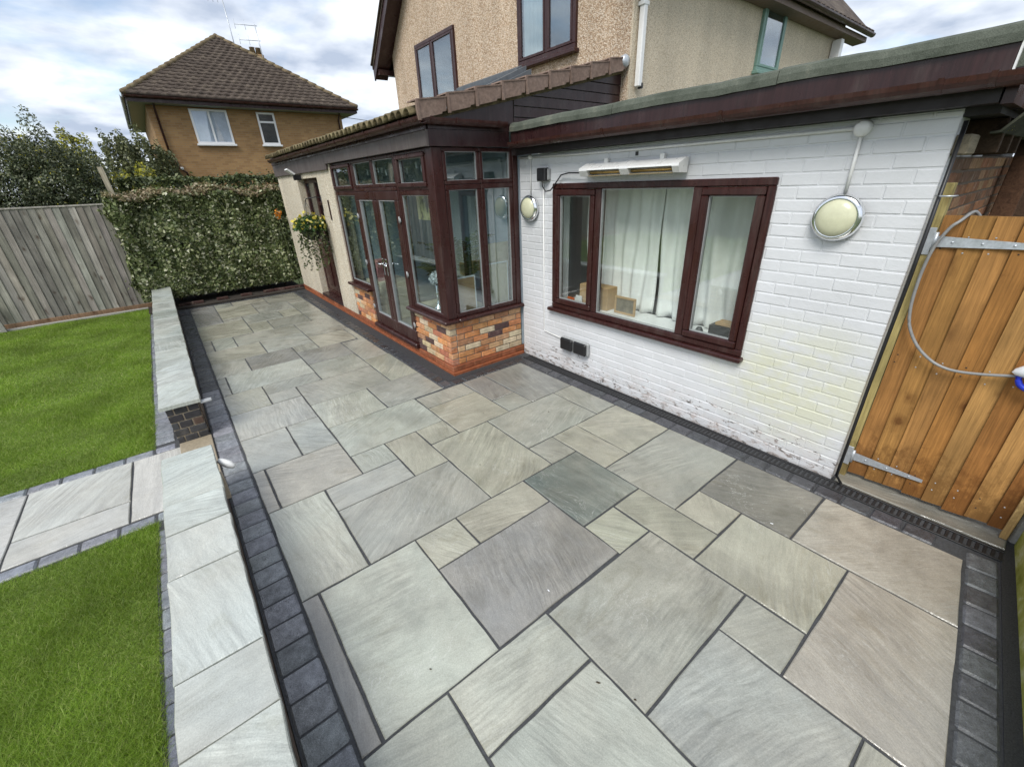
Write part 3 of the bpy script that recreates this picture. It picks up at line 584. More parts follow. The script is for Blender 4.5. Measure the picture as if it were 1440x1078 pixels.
# small wall lights on the patio side of the coping
o = MB().box(-.175, -.085, 4.50, 4.56, .345, .362, .003).build('step_light', SILVER); tag(o, 'flat silver light bar under the coping end of the far low wall', 'wall light')
t = thing('wall_light_hood', (-.13, 3.25, 0), 'white plastic hood on a pale bracket beside the near coping', 'tap cover')
MB().prism([(3.02, .20), (3.10, .20), (3.13, .36), (3.05, .36)], -.19, -.155, 'x').build('bracket', MORTAR_PALE, t)
mb = MB(); mb.lathe([(0, -.05), (.018, -.05), (.026, -.02), (.028, .03), (.016, .065), (0, .07)], (-.125, 3.28, .33), (.55, -.5, -.35), 14); mb.build('hood', WHITE_PL, t)

# ================================================================== WHITE BRICK EXTENSION
ext = thing('brick_extension', (3.5, 2.3, 0), 'single-storey white painted brick extension with brown fascia and green felt roof edge', 'extension')
X3 = 3.38; FX3 = Face('x', X3)
mb = MB(); WB = X3+.0035
for (a0, a1, z0, z1) in ((.535, 1.37, -.1, 2.335), (3.52, 4.10, -.1, 2.335), (1.37, 3.52, -.1, .735), (1.37, 3.52, 2.03, 2.335)): mb.box(WB, WB+.22, a0, a1, z0, z1)
wall = mb.build('wall', PAINT, ext)
k = 0; z = 0.0; CHT = .0795
while z < 2.32:
    y = .53-(.115 if k % 2 else 0)
    while y < 4.10:
        spans = [(max(y, .53), min(y+.23, 4.095))]
        zt = min(z+CHT, 2.333)
        if zt > .745 and z < 2.02:
            new = []
            for a, b in spans:
                if a < 1.36: new.append((a, min(b, 1.36)))
                if b > 3.53: new.append((max(a, 3.53), b))
            spans = new
        for a, b in spans:
            if b-a < .03: continue
            o = piece('brick', .05, round(b-a-.007, 3), round(zt-z-.008, 3), .004, PAINT, (X3+.0252+random.uniform(-.0012, .0010), (a+b)/2, (z+zt)/2), wall, None, (random.uniform(-.008, .008), random.uniform(-.006, .006), random.uniform(-.01, .01)))
        y += .23
    z += CHT; k += 1
# unpainted brick return along the side passage
sw = MB().box(3.40, 7.5, .545, .75, -.1, 2.12).build('side_wall', plain('dark_brown_mortar', (0.13, 0.10, 0.075), .95, nscale=40, var=.3), ext)  # wall core in an even dark brown
for k in range(14):
    x = 3.392-(.11 if k % 2 else 0); z = 1.05+k*.0765
    while x < 6.9:
        a, b = max(x, 3.395), x+.225
        if b-a > .04: piece('brick', round(b-a-.01, 3), .05, .066, .005, BRICK, ((a+b)/2, .567+random.uniform(-.003, .003), z+.035), sw, jit(random.choice([(0.26, 0.125, 0.065), (0.20, 0.10, 0.055), (0.30, 0.18, 0.10), (0.16, 0.095, 0.06)]), .2))
        x += .225
MB().box(3.40, 3.62, .47, .60, 2.125, 2.22, .008).build('wall_plate', OLDW, ext, (0.20, 0.17, 0.12))
for xx in (3.75, 4.15, 4.55): MB().box(xx, xx+.06, .40, .60, 2.13, 2.30, .004).build('rafter', OLDW, ext, (0.06, 0.04, 0.025))
# roof edge
roof = MB().box(3.27, 7.5, .36, 3.94, 2.47, 2.60).build('roof', FELT, ext)
seg = [.40, 1.42, 2.70, 4.08]
for a, b in zip(seg[:-1], seg[1:]):
    mb = MB(); prof = [(3.232, 2.562), (3.232, 2.60), (3.245, 2.632), (3.275, 2.646), (3.34, 2.640), (3.34, 2.602), (3.262, 2.602), (3.254, 2.562)]
    n = len(prof); N = max(3, int((b-a)/.12)); V = []
    for i in range(N+1):
        yy = a+.002+(b-a-.004)*i/N; dz = .004*math.sin(yy*6.1)+random.uniform(-.0025, .0025); dx = random.uniform(-.003, .003)
        V += [(px+dx, yy, pz+dz) for px, pz in prof]
    F = [(i*n+j, i*n+(j+1) % n, (i+1)*n+(j+1) % n, (i+1)*n+j) for i in range(N) for j in range(n)]+[tuple(range(n)), tuple(range(N*n+n-1, N*n-1, -1))]
    mb.add(V, F); mb.build('felt_edge', FELT, roof)
MB().box(3.250, 3.268, .405, 4.08, 2.415, 2.566, .002).build('fascia_board', ROSE_D, ext)
MB().box(3.246, 3.270, .396, .404, 2.415, 2.57).build('fascia_end_trim', WHITE_PL, ext)
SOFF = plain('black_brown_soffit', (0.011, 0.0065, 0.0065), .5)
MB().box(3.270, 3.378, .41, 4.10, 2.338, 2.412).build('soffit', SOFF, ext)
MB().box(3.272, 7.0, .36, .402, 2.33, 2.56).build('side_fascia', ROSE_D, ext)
MB().box(3.385, 7.0, .402, .62, 2.30, 2.34).build('side_soffit', plain('near_black_board', (0.010, 0.008, 0.007), 0.7), ext)  # side soffit in a near-black colour
MB().box(3.64, 7.0, .62, .70, 2.121, 2.34).build('wall_head', DARK_BRICK, ext, (0.05, 0.04, 0.03))
def gutter(parent, p0, p1, clips, r=.055, depth=None):
    """half-round gutter between two points, open at the top"""
    p0, p1 = Vector(p0), Vector(p1); t = (p1-p0).normalized(); s = t.cross(Vector((0, 0, 1))).normalized(); V = []; n = 9
    for p in (p0, p1):
        for rr in (r, r-.005):
            for k in range(n):
                th = math.pi*k/(n-1); V.append(p+s*(rr*math.cos(th))-Vector((0, 0, 1))*(rr*math.sin(th)*1.05))
    F = []
    for k in range(n-1): F += [(k, k+1, 2*n+k+1, 2*n+k), (n+k, 3*n+k, 3*n+k+1, n+k+1)]
    F += [(0, 2*n, 3*n, n), (n-1, 2*n-1, 4*n-1, 3*n-1)] + [(k, n+k, n+k+1, k+1) for k in range(n-1)] + [(2*n+k, 2*n+k+1, 3*n+k+1, 3*n+k) for k in range(n-1)]
    o = MB().add(V, F).build('gutter', GUTTER, parent)
    for c in clips:
        q = p0+t*c; mb = MB(); V = []; 
        for e in (-.012, .012):
            for rr in (r+.007, r-.002):
                for k in range(n):
                    th = math.pi*k/(n-1); V.append(q+t*e+s*(rr*math.cos(th))-Vector((0, 0, 1))*(rr*math.sin(th)*1.05-.006))
        F = []
        for k in range(n-1): F += [(k, k+1, 2*n+k+1, 2*n+k), (n+k, 3*n+k, 3*n+k+1, n+k+1)]
        F += [(0, 2*n, 3*n, n), (n-1, 2*n-1, 4*n-1, 3*n-1)] + [(k, n+k, n+k+1, k+1) for k in range(n-1)] + [(2*n+k, 2*n+k+1, 3*n+k+1, 3*n+k) for k in range(n-1)]
        MB().add(V, F).build('clip', GUTTER, o)
    return o
gutter(ext, (3.192, 4.00, 2.455), (3.192, .05, 2.448), [.28, 1.28, 2.30, 3.38, 3.56])
# old mossy valley gutter over the passage
mb = MB(); mb.prism([(.30, 2.305), (.335, 2.30), (.40, 2.225), (.44, 2.222), (.44, 2.232), (.405, 2.236), (.34, 2.315), (.30, 2.32)], 3.62, 6.5, 'x'); mb.build('valley_gutter', OLDW, ext, (0.07, 0.075, 0.055))
mb = MB(); P = np.c_[rng.uniform(3.66, 4.9, 500), rng.uniform(.31, .40, 500), np.zeros(500)]; P[:, 2] = 2.315-(P[:, 1]-.33).clip(0)*1.15+.004
V, F = leaves(P, .022, np.array([0, .3, 1.0])); o = raw_mesh('moss', V, F, GOLD, (4.2, .35, 2.3), ext); o['kind'] = 'stuff'
# window
win = FX3.frame('window', ROSE, ext, 1.345, 3.545, .738, 2.048, -.07, .022, .055, .008)
FX3.part('sill', ROSE, win, 1.325, 3.585, .696, .737, -.05, .065, .010)
FX3.part('mullion', ROSE, win, 1.872, 1.948, .795, 1.992, -.07, .018, .006); FX3.part('mullion', ROSE, win, 2.886, 2.952, .795, 1.992, -.07, .018, .006)
for a0, a1 in ((1.402, 1.870), (2.954, 3.488)):
    FX3.frame('sash', ROSE, win, a0, a1, .797, 1.990, -.05, .036, .058, .010)
    FX3.frame('glazing_bead', SILVER, win, a0+.059, a1-.059, .857, 1.930, -.02, .012, .006, 0)
    FX3.pane(win, a0+.062, a1-.062, .860, 1.927, -.004, GLASS)
FX3.frame('glazing_bead', SILVER, win, 1.950, 2.884, .797, 1.990, -.03, .000, .007, 0); FX3.pane(win, 1.956, 2.878, .803, 1.984, -.014, GLASS)
# room behind it
room = MB(); room.box(3.61, 5.0, .60, .64, .3, 2.33).box(3.61, 5.0, 4.04, 4.08, .3, 2.33).box(4.98, 5.02, .64, 4.04, .3, 2.33).box(3.61, 4.98, .64, 4.04, .26, .30).box(3.61, 4.98, .64, 4.04, 2.33, 2.36)
room.build('interior', INTW, ext)
MB().box(3.42, 3.74, 1.38, 3.51, .762, .792, .004).build('inner_sill', WINWHITE, ext)
def curtain(y0, y1, x, z0, z1, folds, amp, label, flare=0.0, tie=0.0):
    nu, nv = folds*10, 22; V = []; F = []
    for j in range(nv+1):
        v = j/nv; zz = z1+(z0-z1)*v
        for i in range(nu+1):
            u = i/nu; sq = 1-tie*math.sin(min(v/0.75, 1)*math.pi)*.45
            yy = y0+(y1-y0)*u*sq+flare*v*v*(1-u)
            V.append((x+amp*(.35+.65*v)*math.sin(u*folds*2*math.pi+.9*math.sin(v*3+u*5))+.012*math.sin(v*9+u*13), yy, zz))
    F = [(j*(nu+1)+i, j*(nu+1)+i+1, (j+1)*(nu+1)+i+1, (j+1)*(nu+1)+i) for j in range(nv) for i in range(nu)]
    mb = MB().add(V, F, True); o = mb.build('curtain', CLOTH); md = o.modifiers.new('t', 'SOLIDIFY'); md.thickness = .003; return tag(o, label, 'curtain')
curtain(2.44, 3.36, 3.73, .80, 2.28, 7, .03, 'white net curtain behind the left half of the extension window')
curtain(1.40, 2.41, 3.72, .80, 2.28, 6, .045, 'white draped curtain behind the right half of the extension window', -.12)
o = MB().box(3.50, 3.66, 2.84, 3.24, .792, 1.03, .004).build('cardboard_box', CARD); tag(o, 'brown cardboard box on the sill inside the extension window', 'box')
t = thing('picture_frame', (3.56, 2.62, .792), 'small brown picture frame leaning on the sill inside the extension window', 'picture frame')
FP = Face('x', 3.54); FP.frame('frame', CARD, t, 2.50, 2.76, .794, .975, 0, .02, .022, .003); FP.part('picture', plain('sepia_print', (0.20, 0.17, 0.12), .7, nscale=12, var=.4), t, 2.522, 2.738, .816, .953, .003, .012)
t = thing('storage_box', (3.56, 1.58, .792), 'dark box with papers on the sill at the right of the extension window', 'box')
MB().box(3.48, 3.64, 1.47, 1.70, .793, .91, .004).build('body', BLACK_PL, t); MB().box(3.50, 3.62, 1.50, 1.66, .911, .935, .003).build('paper_stack', CARD, t)
o = MB().lathe([(0, 0), (.03, 0), (.035, .03), (.02, .06), (0, .065)], (3.52, 1.80, .793), n=14).build('small_jar', BLACK_PL); tag(o, 'small dark jar beside the dark box on the window sill', 'jar')
o = MB().box(3.47, 3.49, 3.30, 3.40, .793, .86, .002).build('greeting_card', plain('orange_card', (0.6, 0.12, 0.03), .6)); tag(o, 'small orange card at the left end of the window sill', 'card')
o = MB().box(3.47, 3.485, 3.18, 3.27, .793, .90, .002).build('greeting_card', WHITE_PL); tag(o, 'small white card leaning on the cardboard box', 'card')

# fittings on the white wall
def bulkhead(yc, zc, label):
    t = thing('wall_lamp', (X3, yc, zc), label, 'wall lamp', 'round chrome bulkhead lamps on the white wall')
    MB().lathe([(0, .0), (.128, 0), (.138, .018), (.140, .034), (.122, .066), (.108, .062)], (X3, yc, zc), (-1, 0, 0), 40).build('rim', CHROME, t)
    MB().lathe([(.110, .058), (.100, .072), (.075, .086), (.04, .094), (.0, .096)], (X3, yc, zc), (-1, 0, 0), 40).build('diffuser', LAMPGLASS, t)
bulkhead(.945, 1.805, 'round chrome lamp with cream glass between the window and the gate')
bulkhead(3.905, 1.805, 'round chrome lamp with cream glass beside the conservatory corner')
o = MB().tube([(X3-.012, 4.09, 2.315), (X3-.014, 3.2, 2.298), (X3-.014, 2.4, 2.292), (X3-.014, .98, 2.290)], .011).build('conduit', WHITE_PL); tag(o, 'white conduit running level under the brown soffit', 'conduit')
o = MB().tube([(X3-.012, .943, 2.25), (X3-.012, .943, 1.945)], .010).build('conduit', WHITE_PL); tag(o, 'white upright conduit above the lamp nearest the gate', 'conduit')
o = MB().tube([(X3-.010, 3.895, 2.29), (X3-.010, 3.900, 1.945)], .006).build('conduit', WHITE_PL); tag(o, 'thin white conduit above the lamp by the conservatory', 'conduit')
o = MB().tube([(X3-.010, 3.69, 2.05), (X3-.010, 3.69, .43), (X3-.010, 3.68, .405), (X3-.010, 3.36, .375)], .0075).build('conduit', WHITE_PL); tag(o, 'thin white conduit dropping left of the window to the sockets', 'conduit')
o = MB().lathe([(0, .05), (.030, .05), (.042, .04), (.044, 0)], (X3, .943, 2.288), (-1, 0, 0), 20).build('junction_box', WHITE_PL); tag(o, 'round white junction box at the conduit end near the gate', 'junction box')
o = MB().lathe([(0, .04), (.018, .04), (.025, .03), (.026, 0)], (X3, 3.893, 2.312), (-1, 0, 0), 16).build('junction_box', WHITE_PL); tag(o, 'tiny white junction box on the conduit near the conservatory', 'junction box')
t = thing('patio_heater', (X3, 2.52, 2.09), 'long pale aluminium infrared heater above the extension window', 'heater')
mb = MB(); mb.prism([(X3-.03, 2.175), (X3-.03, 2.20), (X3-.05, 2.205), (X3-.15, 2.165), (X3-.155, 2.150), (X3-.145, 2.148), (X3-.05, 2.185)], 2.03, 3.03, 'y').build('hood', ALU, t)
mb = MB(); mb.prism([(X3-.03, 2.10), (X3-.03, 2.174), (X3-.05, 2.184), (X3-.062, 2.178), (X3-.062, 2.10)], 2.035, 3.025, 'y').build('back_plate', ALU, t)
for a, b in ((2.015, 2.075), (2.49, 2.58), (2.95, 3.045)): MB().prism([(X3-.03, 2.098), (X3-.03, 2.204), (X3-.052, 2.2085), (X3-.1535, 2.168), (X3-.158, 2.147), (X3-.13, 2.102)], a, b, 'y').build('end_cap' if a != 2.49 else 'centre_cap', ALU, t)
for a, b in ((2.078, 2.488), (2.582, 2.948)): MB().tube([(X3-.10, a, 2.128), (X3-.10, b, 2.128)], .011, 10).build('lamp_tube', plain('gold_tube', (0.55, 0.36, 0.12), .25, .3, var=.05, bump=0), t); MB().box(X3-.13, X3-.063, a, b, 2.100, 2.106).build('reflector', plain('brass_reflector', (0.42, 0.31, 0.15), .3, .5, var=.1, bump=0), t)
for yy in (2.25, 2.83): MB().box(X3-.035, X3-.001, yy-.02, yy+.02, 2.19, 2.245, .002).build('bracket', WHITE_PL, t)
t = thing('sensor_box', (X3, 3.67, 2.07), 'small black switch box on the white wall left of the heater', 'switch box')
MB().box(X3-.075, X3-.001, 3.605, 3.735, 2.075, 2.20, .010).build('body', BLACK_PL, t); MB().box(X3-.04, X3-.002, 3.585, 3.604, 2.085, 2.19, .003).build('side_plate', GREY_PL, t)
pts = [(X3-.06, 3.66, 2.072), (X3-.05, 3.66, 2.02), (X3-.045, 3.62, 1.975), (X3-.04, 3.55, 1.985), (X3-.035, 3.47, 2.06), (X3-.035, 3.40, 2.125), (X3-.05, 3.28, 2.14), (X3-.06, 3.12, 2.135), (X3-.08, 3.05, 2.13)]
o = MB().tube(pts, .0065).build('cable', BLACK_PL); tag(o, 'short black cable looping from the switch box to the heater', 'cable')
t = thing('outdoor_socket', (X3, 3.14, .27), 'double black outdoor socket low on the white wall under the window', 'socket')
MB().box(X3-.045, X3-.001, 2.938, 3.352, .276, .428, .012).build('back_box', GREY_PL, t)
for a, b in ((2.945, 3.135), (3.155, 3.345)): MB().box(X3-.085, X3-.0455, a, b, .280, .424, .016).build('cover', BLACK_PL, t)
o = MB().tube([(X3-.008, .512, 2.28), (X3-.006, .506, 1.5), (X3-.008, .511, .8), (X3-.03, .505, .06), (X3-.05, .46, .02)], .010).build('cable', BLACK_PL); tag(o, 'black cable running down the white wall corner by the gate', 'cable')
o = MB().tube([(X3+.02, .527, 1.93), (X3-.03, .50, 1.93), (X3-.03, .45, 1.93), (X3+.01, .44, 1.93)], .004).build('wall_hook', STEEL); tag(o, 'small bent steel hook at the white wall corner', 'hook')
o = MB().box(X3-.006, X3-.0005, 2.505, 2.535, 2.245, 2.275, .002).build('old_bracket_hole', BLACK_PL); tag(o, 'small dark bracket mark above the heater', 'bracket mark')

# ================================================================== CONSERVATORY LEAN-TO
con = thing('conservatory', (3.5, 7, 0), 'lean-to conservatory with rosewood frames, reclaimed brick base and cream pebble-dash end', 'conservatory')
XC, YC = 2.29, 4.13; FC = Face('x', XC); FR = Face('y', YC)
# red stained plinth course
MB().box(2.262, 2.40, 4.085, 10.78, -.08, .026, .004).build('plinth_step', RED_BRICK, con, (0.27, 0.085, 0.036))
MB().box(2.4001, 3.372, 4.085, 4.22, -.08, .026, .004).build('plinth_step', RED_BRICK, con, (0.27, 0.085, 0.036))
MB().box(2.283, 2.42, 4.115, 10.76, -.05, .098).box(2.4201, 3.37, 4.115, 4.25, -.05, .098).build('mortar_core', RED_BRICK, con, (0.26, 0.085, 0.04))
y = 4.105
while y < 10.7: piece('brick', .06, .216, .063, .004, RED_BRICK, (2.306, y+.1125, .0625), con, jit((0.27, 0.095, 0.045), .22)); y += .225
x = 2.345
while x < 3.3: piece('brick', .216, .06, .063, .004, RED_BRICK, (x+.11, 4.138, .0625), con, jit((0.27, 0.095, 0.045), .22)); x += .225
# reclaimed brick panels
PAL = [(0.48, 0.22, 0.09), (0.52, 0.27, 0.12), (0.45, 0.19, 0.085), (0.54, 0.33, 0.18), (0.42, 0.17, 0.10), (0.50, 0.40, 0.25), (0.58, 0.48, 0.33), (0.40, 0.20, 0.11), (0.10, 0.06, 0.055), (0.55, 0.25, 0.10), (0.47, 0.24, 0.12)]
MB().box(2.305, 2.43, 4.145, 5.04, .098, .622).box(2.4301, 3.37, 4.145, 4.26, .098, .622).build('mortar_core', MORTAR, con); MB().box(2.305, 2.43, 6.50, 7.265, .098, .622).build('mortar_core', MORTAR, con)
for k in range(7):
    z = .101+k*.0745
    for ys, ye in ((4.13, 5.05), (6.49, 7.27)):
        yy = ys+(.10 if k % 2 else .215)-.225
        while yy < ye-.02:
            a, b = max(yy, ys), min(yy+.225, ye)
            if b-a > .035: piece('brick', .09, round(b-a-.010, 3), .0645, .006, BRICK, (XC+.045+random.uniform(-.003, .003), (a+b)/2+ (.0025 if a == ys else 0), z+.035), con, jit(random.choice(PAL), .14))
            yy += .225
    xx = 2.383 if k % 2 else 2.383+.105
    if k % 2 == 0: piece('brick', .095, .09, .0645, .006, BRICK, (2.4335, YC+.045, z+.035), con, jit(random.choice(PAL), .14))
    while xx < 3.36:
        a, b = xx, min(xx+.225, 3.37)
        if b-a > .035: piece('brick', round(b-a-.010, 3), .09, .0645, .006, BRICK, ((a+b)/2, YC+.045+random.uniform(-.003, .003), z+.035), con, jit(random.choice(PAL), .14))
        xx += .225
# sills
FC.part('sill', ROSE, con, 4.075, 5.10, .628, .672, -.12, .075, .012); FC.part('sill', ROSE, con, 6.44, 7.31, .628, .672, -.12, .075, .012)
FR.part('sill', ROSE, con, 2.4105, 3.40, .628, .672, -.12, .055, .012)
# frames
MB().box(XC+.002, XC+.122, YC+.002, YC+.122, .673, 2.418, .006).build('corner_post', ROSE, con)
def glazed(face, a0, a1, z0, z1, parent, name='window', fw=.05, sash=False, glass=GLASS_TINT):
    w_ = face.frame(name, ROSE, parent, a0, a1, z0, z1, -.075, -.005, fw, .007)
    a, b, c, d = a0+fw, a1-fw, z0+fw, z1-fw
    if sash:
        face.frame('sash', ROSE, w_, a-.02, b+.02, c-.02, d+.02, -.05, .018, .045, .009); a, b, c, d = a+.024, b-.024, c+.024, d-.024
    face.frame('glazing_bead', SILVER, w_, a, b, c, d, -.045, -.016, .005, 0); face.pane(w_, a+.004, b-.004, c+.004, d-.004, -.028, glass)
    return w_
glazed(FC, 4.255, 4.985, .673, 2.035, con); glazed(FC, 4.255, 4.985, 2.036, 2.418, con, sash=True)
glazed(FC, 6.42, 7.265, .673, 2.035, con); glazed(FC, 6.42, 7.265, 2.036, 2.418, con, sash=True)
glazed(FC, 5.02, 5.70, 2.075, 2.418, con, fw=.042); glazed(FC, 5.701, 6.385, 2.075, 2.418, con, fw=.042)
FC.part('door_jamb', ROSE, con, 4.986, 5.018, .12, 2.418, -.08, .0, .004); FC.part('door_jamb', ROSE, con, 6.387, 6.418, .12, 2.418, -.08, .0, .004)
FC.part('transom', ROSE, con, 5.019, 6.386, 2.036, 2.074, -.08, .012, .004)
FC.part('doorstep', ROSE, con, 4.985, 6.42, .100, .165, -.10, .055, .012)
for a0, a1, sgn in ((5.022, 5.700, 1), (5.705, 6.384, -1)):
    d = FC.frame('door', ROSE, con, a0, a1, .168, 2.034, -.07, .012, .105, .010, .17)
    FC.frame('glazing_bead', SILVER, d, a0+.105, a1-.105, .338, 1.929, -.04, .004, .008, 0); FC.pane(d, a0+.112, a1-.112, .345, 1.922, -.02, GLASS_TINT)
    ah = a1-.05 if sgn > 0 else a0+.05
    mb = MB(); FC.box(mb, ah-.018, ah+.018, .98, 1.20, .012, .022, .003); mb.tube([(XC-.02, ah, 1.13), (XC-.06, ah, 1.13), (XC-.062, ah-sgn*.11, 1.128)], .010); mb.build('handle', CHROME, d)
    for zz in (.42, 1.08, 1.72):
        eh = a0-.002 if sgn > 0 else a1+.002; mb = MB(); mb.tube([(XC-.022, eh, zz-.038), (XC-.022, eh, zz+.038)], .009, 10); FC.box(mb, eh-.022, eh+.022, zz-.022, zz+.022, .0125, .018, .002); mb.build('hinge', GREY_PL, d)
# return side glazing
FR.part('end_post', ROSE, con, 3.305, 3.372, .673, 2.418, -.075, .004, .004)
glazed(FR, 2.415, 2.862, .673, 2.075, con, glass=GLASS_TINT); glazed(FR, 2.863, 3.304, .673, 2.075, con, glass=GLASS_TINT)
glazed(FR, 2.415, 2.862, 2.076, 2.418, con, fw=.04); glazed(FR, 2.863, 3.304, 2.076, 2.418, con, fw=.04)
# rendered end with a panelled door
mb = MB(); mb.box(XC-.012, XC+.20, 7.268, 8.02, .10, 2.44).box(XC-.012, XC+.20, 9.28, 10.80, .10, 2.44).box(XC-.012, XC+.20, 8.0201, 9.2799, 2.262, 2.44).box(XC+.2001, 5.05, 10.60, 10.80, .0, 2.44); mb.build('rendered_wall', STUC_L, con)
FD = Face('x', XC+.10)
dd = FD.frame('door', ROSE, con, 8.025, 9.275, .16, 2.258, -.07, .0, .07, .006)
FD.part('door_panel', ROSE, dd, 8.096, 9.204, .231, 1.10, -.05, -.012, .006)
for a0, a1 in ((8.10, 8.63), (8.67, 9.20)):
    FD.part('panel_mould', ROSE, dd, a0+.08, a1-.08, .33, 1.0, -.0118, .004, .010)
FD.part('mid_rail', ROSE, dd, 8.096, 9.204, 1.1005, 1.20, -.05, .0, .006); FD.part('mullion', ROSE, dd, 8.62, 8.70, 1.2005, 2.187, -.05, .0, .004)
FD.part('transom', ROSE, dd, 8.096, 8.619, 1.82, 1.88, -.05, .0, .004)
FD.pane(dd, 8.70, 9.204, 1.2005, 2.187, -.03, GLASS_TINT); FD.pane(dd, 8.096, 8.62, 1.2005, 1.82, -.03, GLASS_TINT); FD.pane(dd, 8.096, 8.62, 1.88, 2.187, -.03, GLASS_TINT)
FD.part('doorstep', ROSE_D, dd, 8.025, 9.275, .10, .158, -.08, .13, .008)
# fascias and eaves
MB().box(2.235, 2.262, 4.10, 7.30, 2.420, 2.555, .003).build('fascia_board', GREYF, con); MB().box(2.240, 2.266, 7.302, 10.82, 2.345, 2.555, .003).build('fascia_board', GREYF, con)
MB().box(2.2625, 3.245, 4.098, 4.125, 2.420, 2.565, .003).build('fascia_board', ROSE_D, con)
MB().box(2.228, 2.250, 4.096, 10.82, 2.5555, 2.690, .002).build('eaves_shadow_strip', ROSE_D, con); MB().box(2.2505, 2.40, 4.13, 10.80, 2.5555, 2.64).build('eaves_filler', ROSE_D, con)  # dark strip and filler added for the shadowed gap behind the gutter
MB().box(2.2352, 2.2622, 4.094, 4.0995, 2.418, 2.557).build('corner_trim', GREYF, con)
MB().box(2.2665, 2.55, 4.126, 10.80, 2.421, 2.445).build('soffit', SOFF, con)
gutter(con, (2.165, 4.00, 2.648), (2.165, 10.55, 2.640), [.38, 1.30, 2.35, 3.60, 4.9], .052)
gutter(con, (3.16, 4.045, 2.640), (2.165, 4.045, 2.648), [.12, .62, .9], .05)
SLP = .218; zr = lambda x: 2.655+SLP*(x-2.13)
# roof deck around the skylight
def deck(x0, x1, y0, y1, up=0.0, th=.06):
    v = [(x0, y0, zr(x0)+up), (x1, y0, zr(x1)+up), (x1, y1, zr(x1)+up), (x0, y1, zr(x0)+up)]; v += [(a, b, c-th) for a, b, c in v]
    return v, [(0, 1, 2, 3), (7, 6, 5, 4), (0, 4, 5, 1), (1, 5, 6, 2), (2, 6, 7, 3), (3, 7, 4, 0)]
mb = MB()
for q in ((2.20, 3.10, 4.08, 10.7), (4.0, 5.05, 4.08, 10.7), (3.10, 4.0, 4.08, 4.85), (3.10, 4.0, 6.25, 10.7)): mb.add(*deck(*q))
rf = mb.build('roof', OLDTILE, con)
V = []; n = 9
for e, xx in ((0, 0.0), (1, .42)):
    for rr in (.072, .058):
        for k in range(n): th = math.pi*k/(n-1); V.append((xx-.05, -rr*math.cos(th), rr*math.sin(th)*.95+SLP*xx))
F = []
for k in range(n-1): F += [(k, k+1, 2*n+k+1, 2*n+k), (n+k, 3*n+k, 3*n+k+1, n+k+1), (k, n+k, n+k+1, k+1), (2*n+k, 2*n+k+1, 3*n+k+1, 3*n+k)]
F += [(0, 2*n, 3*n, n), (n-1, 2*n-1, 4*n-1, 3*n-1)]
me = bpy.data.meshes.new('roll_tile'); me.from_pydata(V, [], F); me.materials.append(OLDTILE); me.polygons.foreach_set('use_smooth', [True]*len(F))
y = 4.16
while y < 10.6: link('roll_tile', me, (2.14+random.uniform(-.008, .008), y, 2.664+random.uniform(-.006, .006)), rf).rotation_euler = (random.uniform(-.03, .03), 0, random.uniform(-.02, .02)); y += .148
# brown verge units stepping up the slope
for k in range(9):
    xa = 2.125+k*.322; xb = xa+.312; o_ = .010
    za, zb = zr(xa)+.110, zr(xb)+.088
    mb = MB(); mb.prism([(xa+.012, za-.140), (xa+.004, za-.07), (xa, za+.008), (xb, zb), (xb-.012, zb-.11), (xb-.055, zb-.118), (xb-.062, zb-.135)], 3.992, 4.03, 'y')
    mb.prism([(xa-.008, za+.002), (xa-.004, za+.014), (xb, zb+.008), (xb, zb-.004)], 3.986, 4.17, 'y')
    mb.prism([(xa+.000, za-.150), (xa-.010, za+.0015), (xa+.014, za+.0015), (xa+.026, za-.148)], 3.980, 4.0, 'y')
    mb.build('verge_tile', VERGE, rf)
MB().lathe([(0, .03), (.05, .03), (.07, .0), (.06, -.04), (0, -.05)], (4.99, 4.0, zr(4.99)+.06), (0, -1, 0), 14).build('ridge_cap', STEEL, rf)
# brown cladding in the gable triangle above the flat roof
zv = lambda x: zr(x)-.03
MB().prism([(2.27, 2.566), (3.318, 2.566), (3.318, zv(3.318)), (2.27, zv(2.27)-.001)], 4.100, 4.125, 'y').build('gable_panel', ROSE_D, con)
z = 2.605; k = 0
while z < 3.30:
    zt = z+.092; xl = max(3.322, 2.13+(z-2.625)/SLP); xr = 5.045
    xlt = max(3.322, 2.13+(zt-2.625)/SLP)
    if xl < xr-.1:
        poly = [(xl, z), (xr, z), (xr, min(zt, zv(xr))), (min(xlt, xr), min(zt, zv(xr)))]
        if xlt > 3.322 and xl == 3.322: poly.append((3.322, zv(3.322)))
        mb = MB(); mb.prism(poly, 4.094 if k % 2 else 4.0955, 4.122, 'y'); mb.build('cladding_board', ROSE_D, con)
    z += .102; k += 1
MB().box(3.3185, 3.3215, 4.092, 4.125, 2.60, 2.86).build('cladding_trim', GREYF, con)
# skylight standing proud of the roof
sk = thing('roof_window', (3.55, 5.45, 3.0), 'grey framed roof window set on the lean-to roof', 'skylight')
def slope_box(x0, x1, y0, y1, u0, u1):
    zz = lambda x, u: zr(x)-.04 if u is None else zr(3.02)+.07+.40*(x-3.02)+u
    v = [(x, yy, zz(x, u)) for u in (u0, u1) for yy in (y0, y1) for x in (x0, x1)]; return v, [(0, 2, 3, 1), (4, 5, 7, 6), (0, 1, 5, 4), (2, 6, 7, 3), (0, 4, 6, 2), (1, 3, 7, 5)]
mb = MB(); mb.add(*slope_box(3.02, 4.08, 4.77, 4.85, None, 0)); mb.add(*slope_box(3.02, 4.08, 6.25, 6.33, None, 0)); mb.add(*slope_box(3.02, 3.10, 4.85, 6.25, None, 0)); mb.add(*slope_box(4.0, 4.08, 4.85, 6.25, None, .02)); mb.build('frame', FLASH, sk)
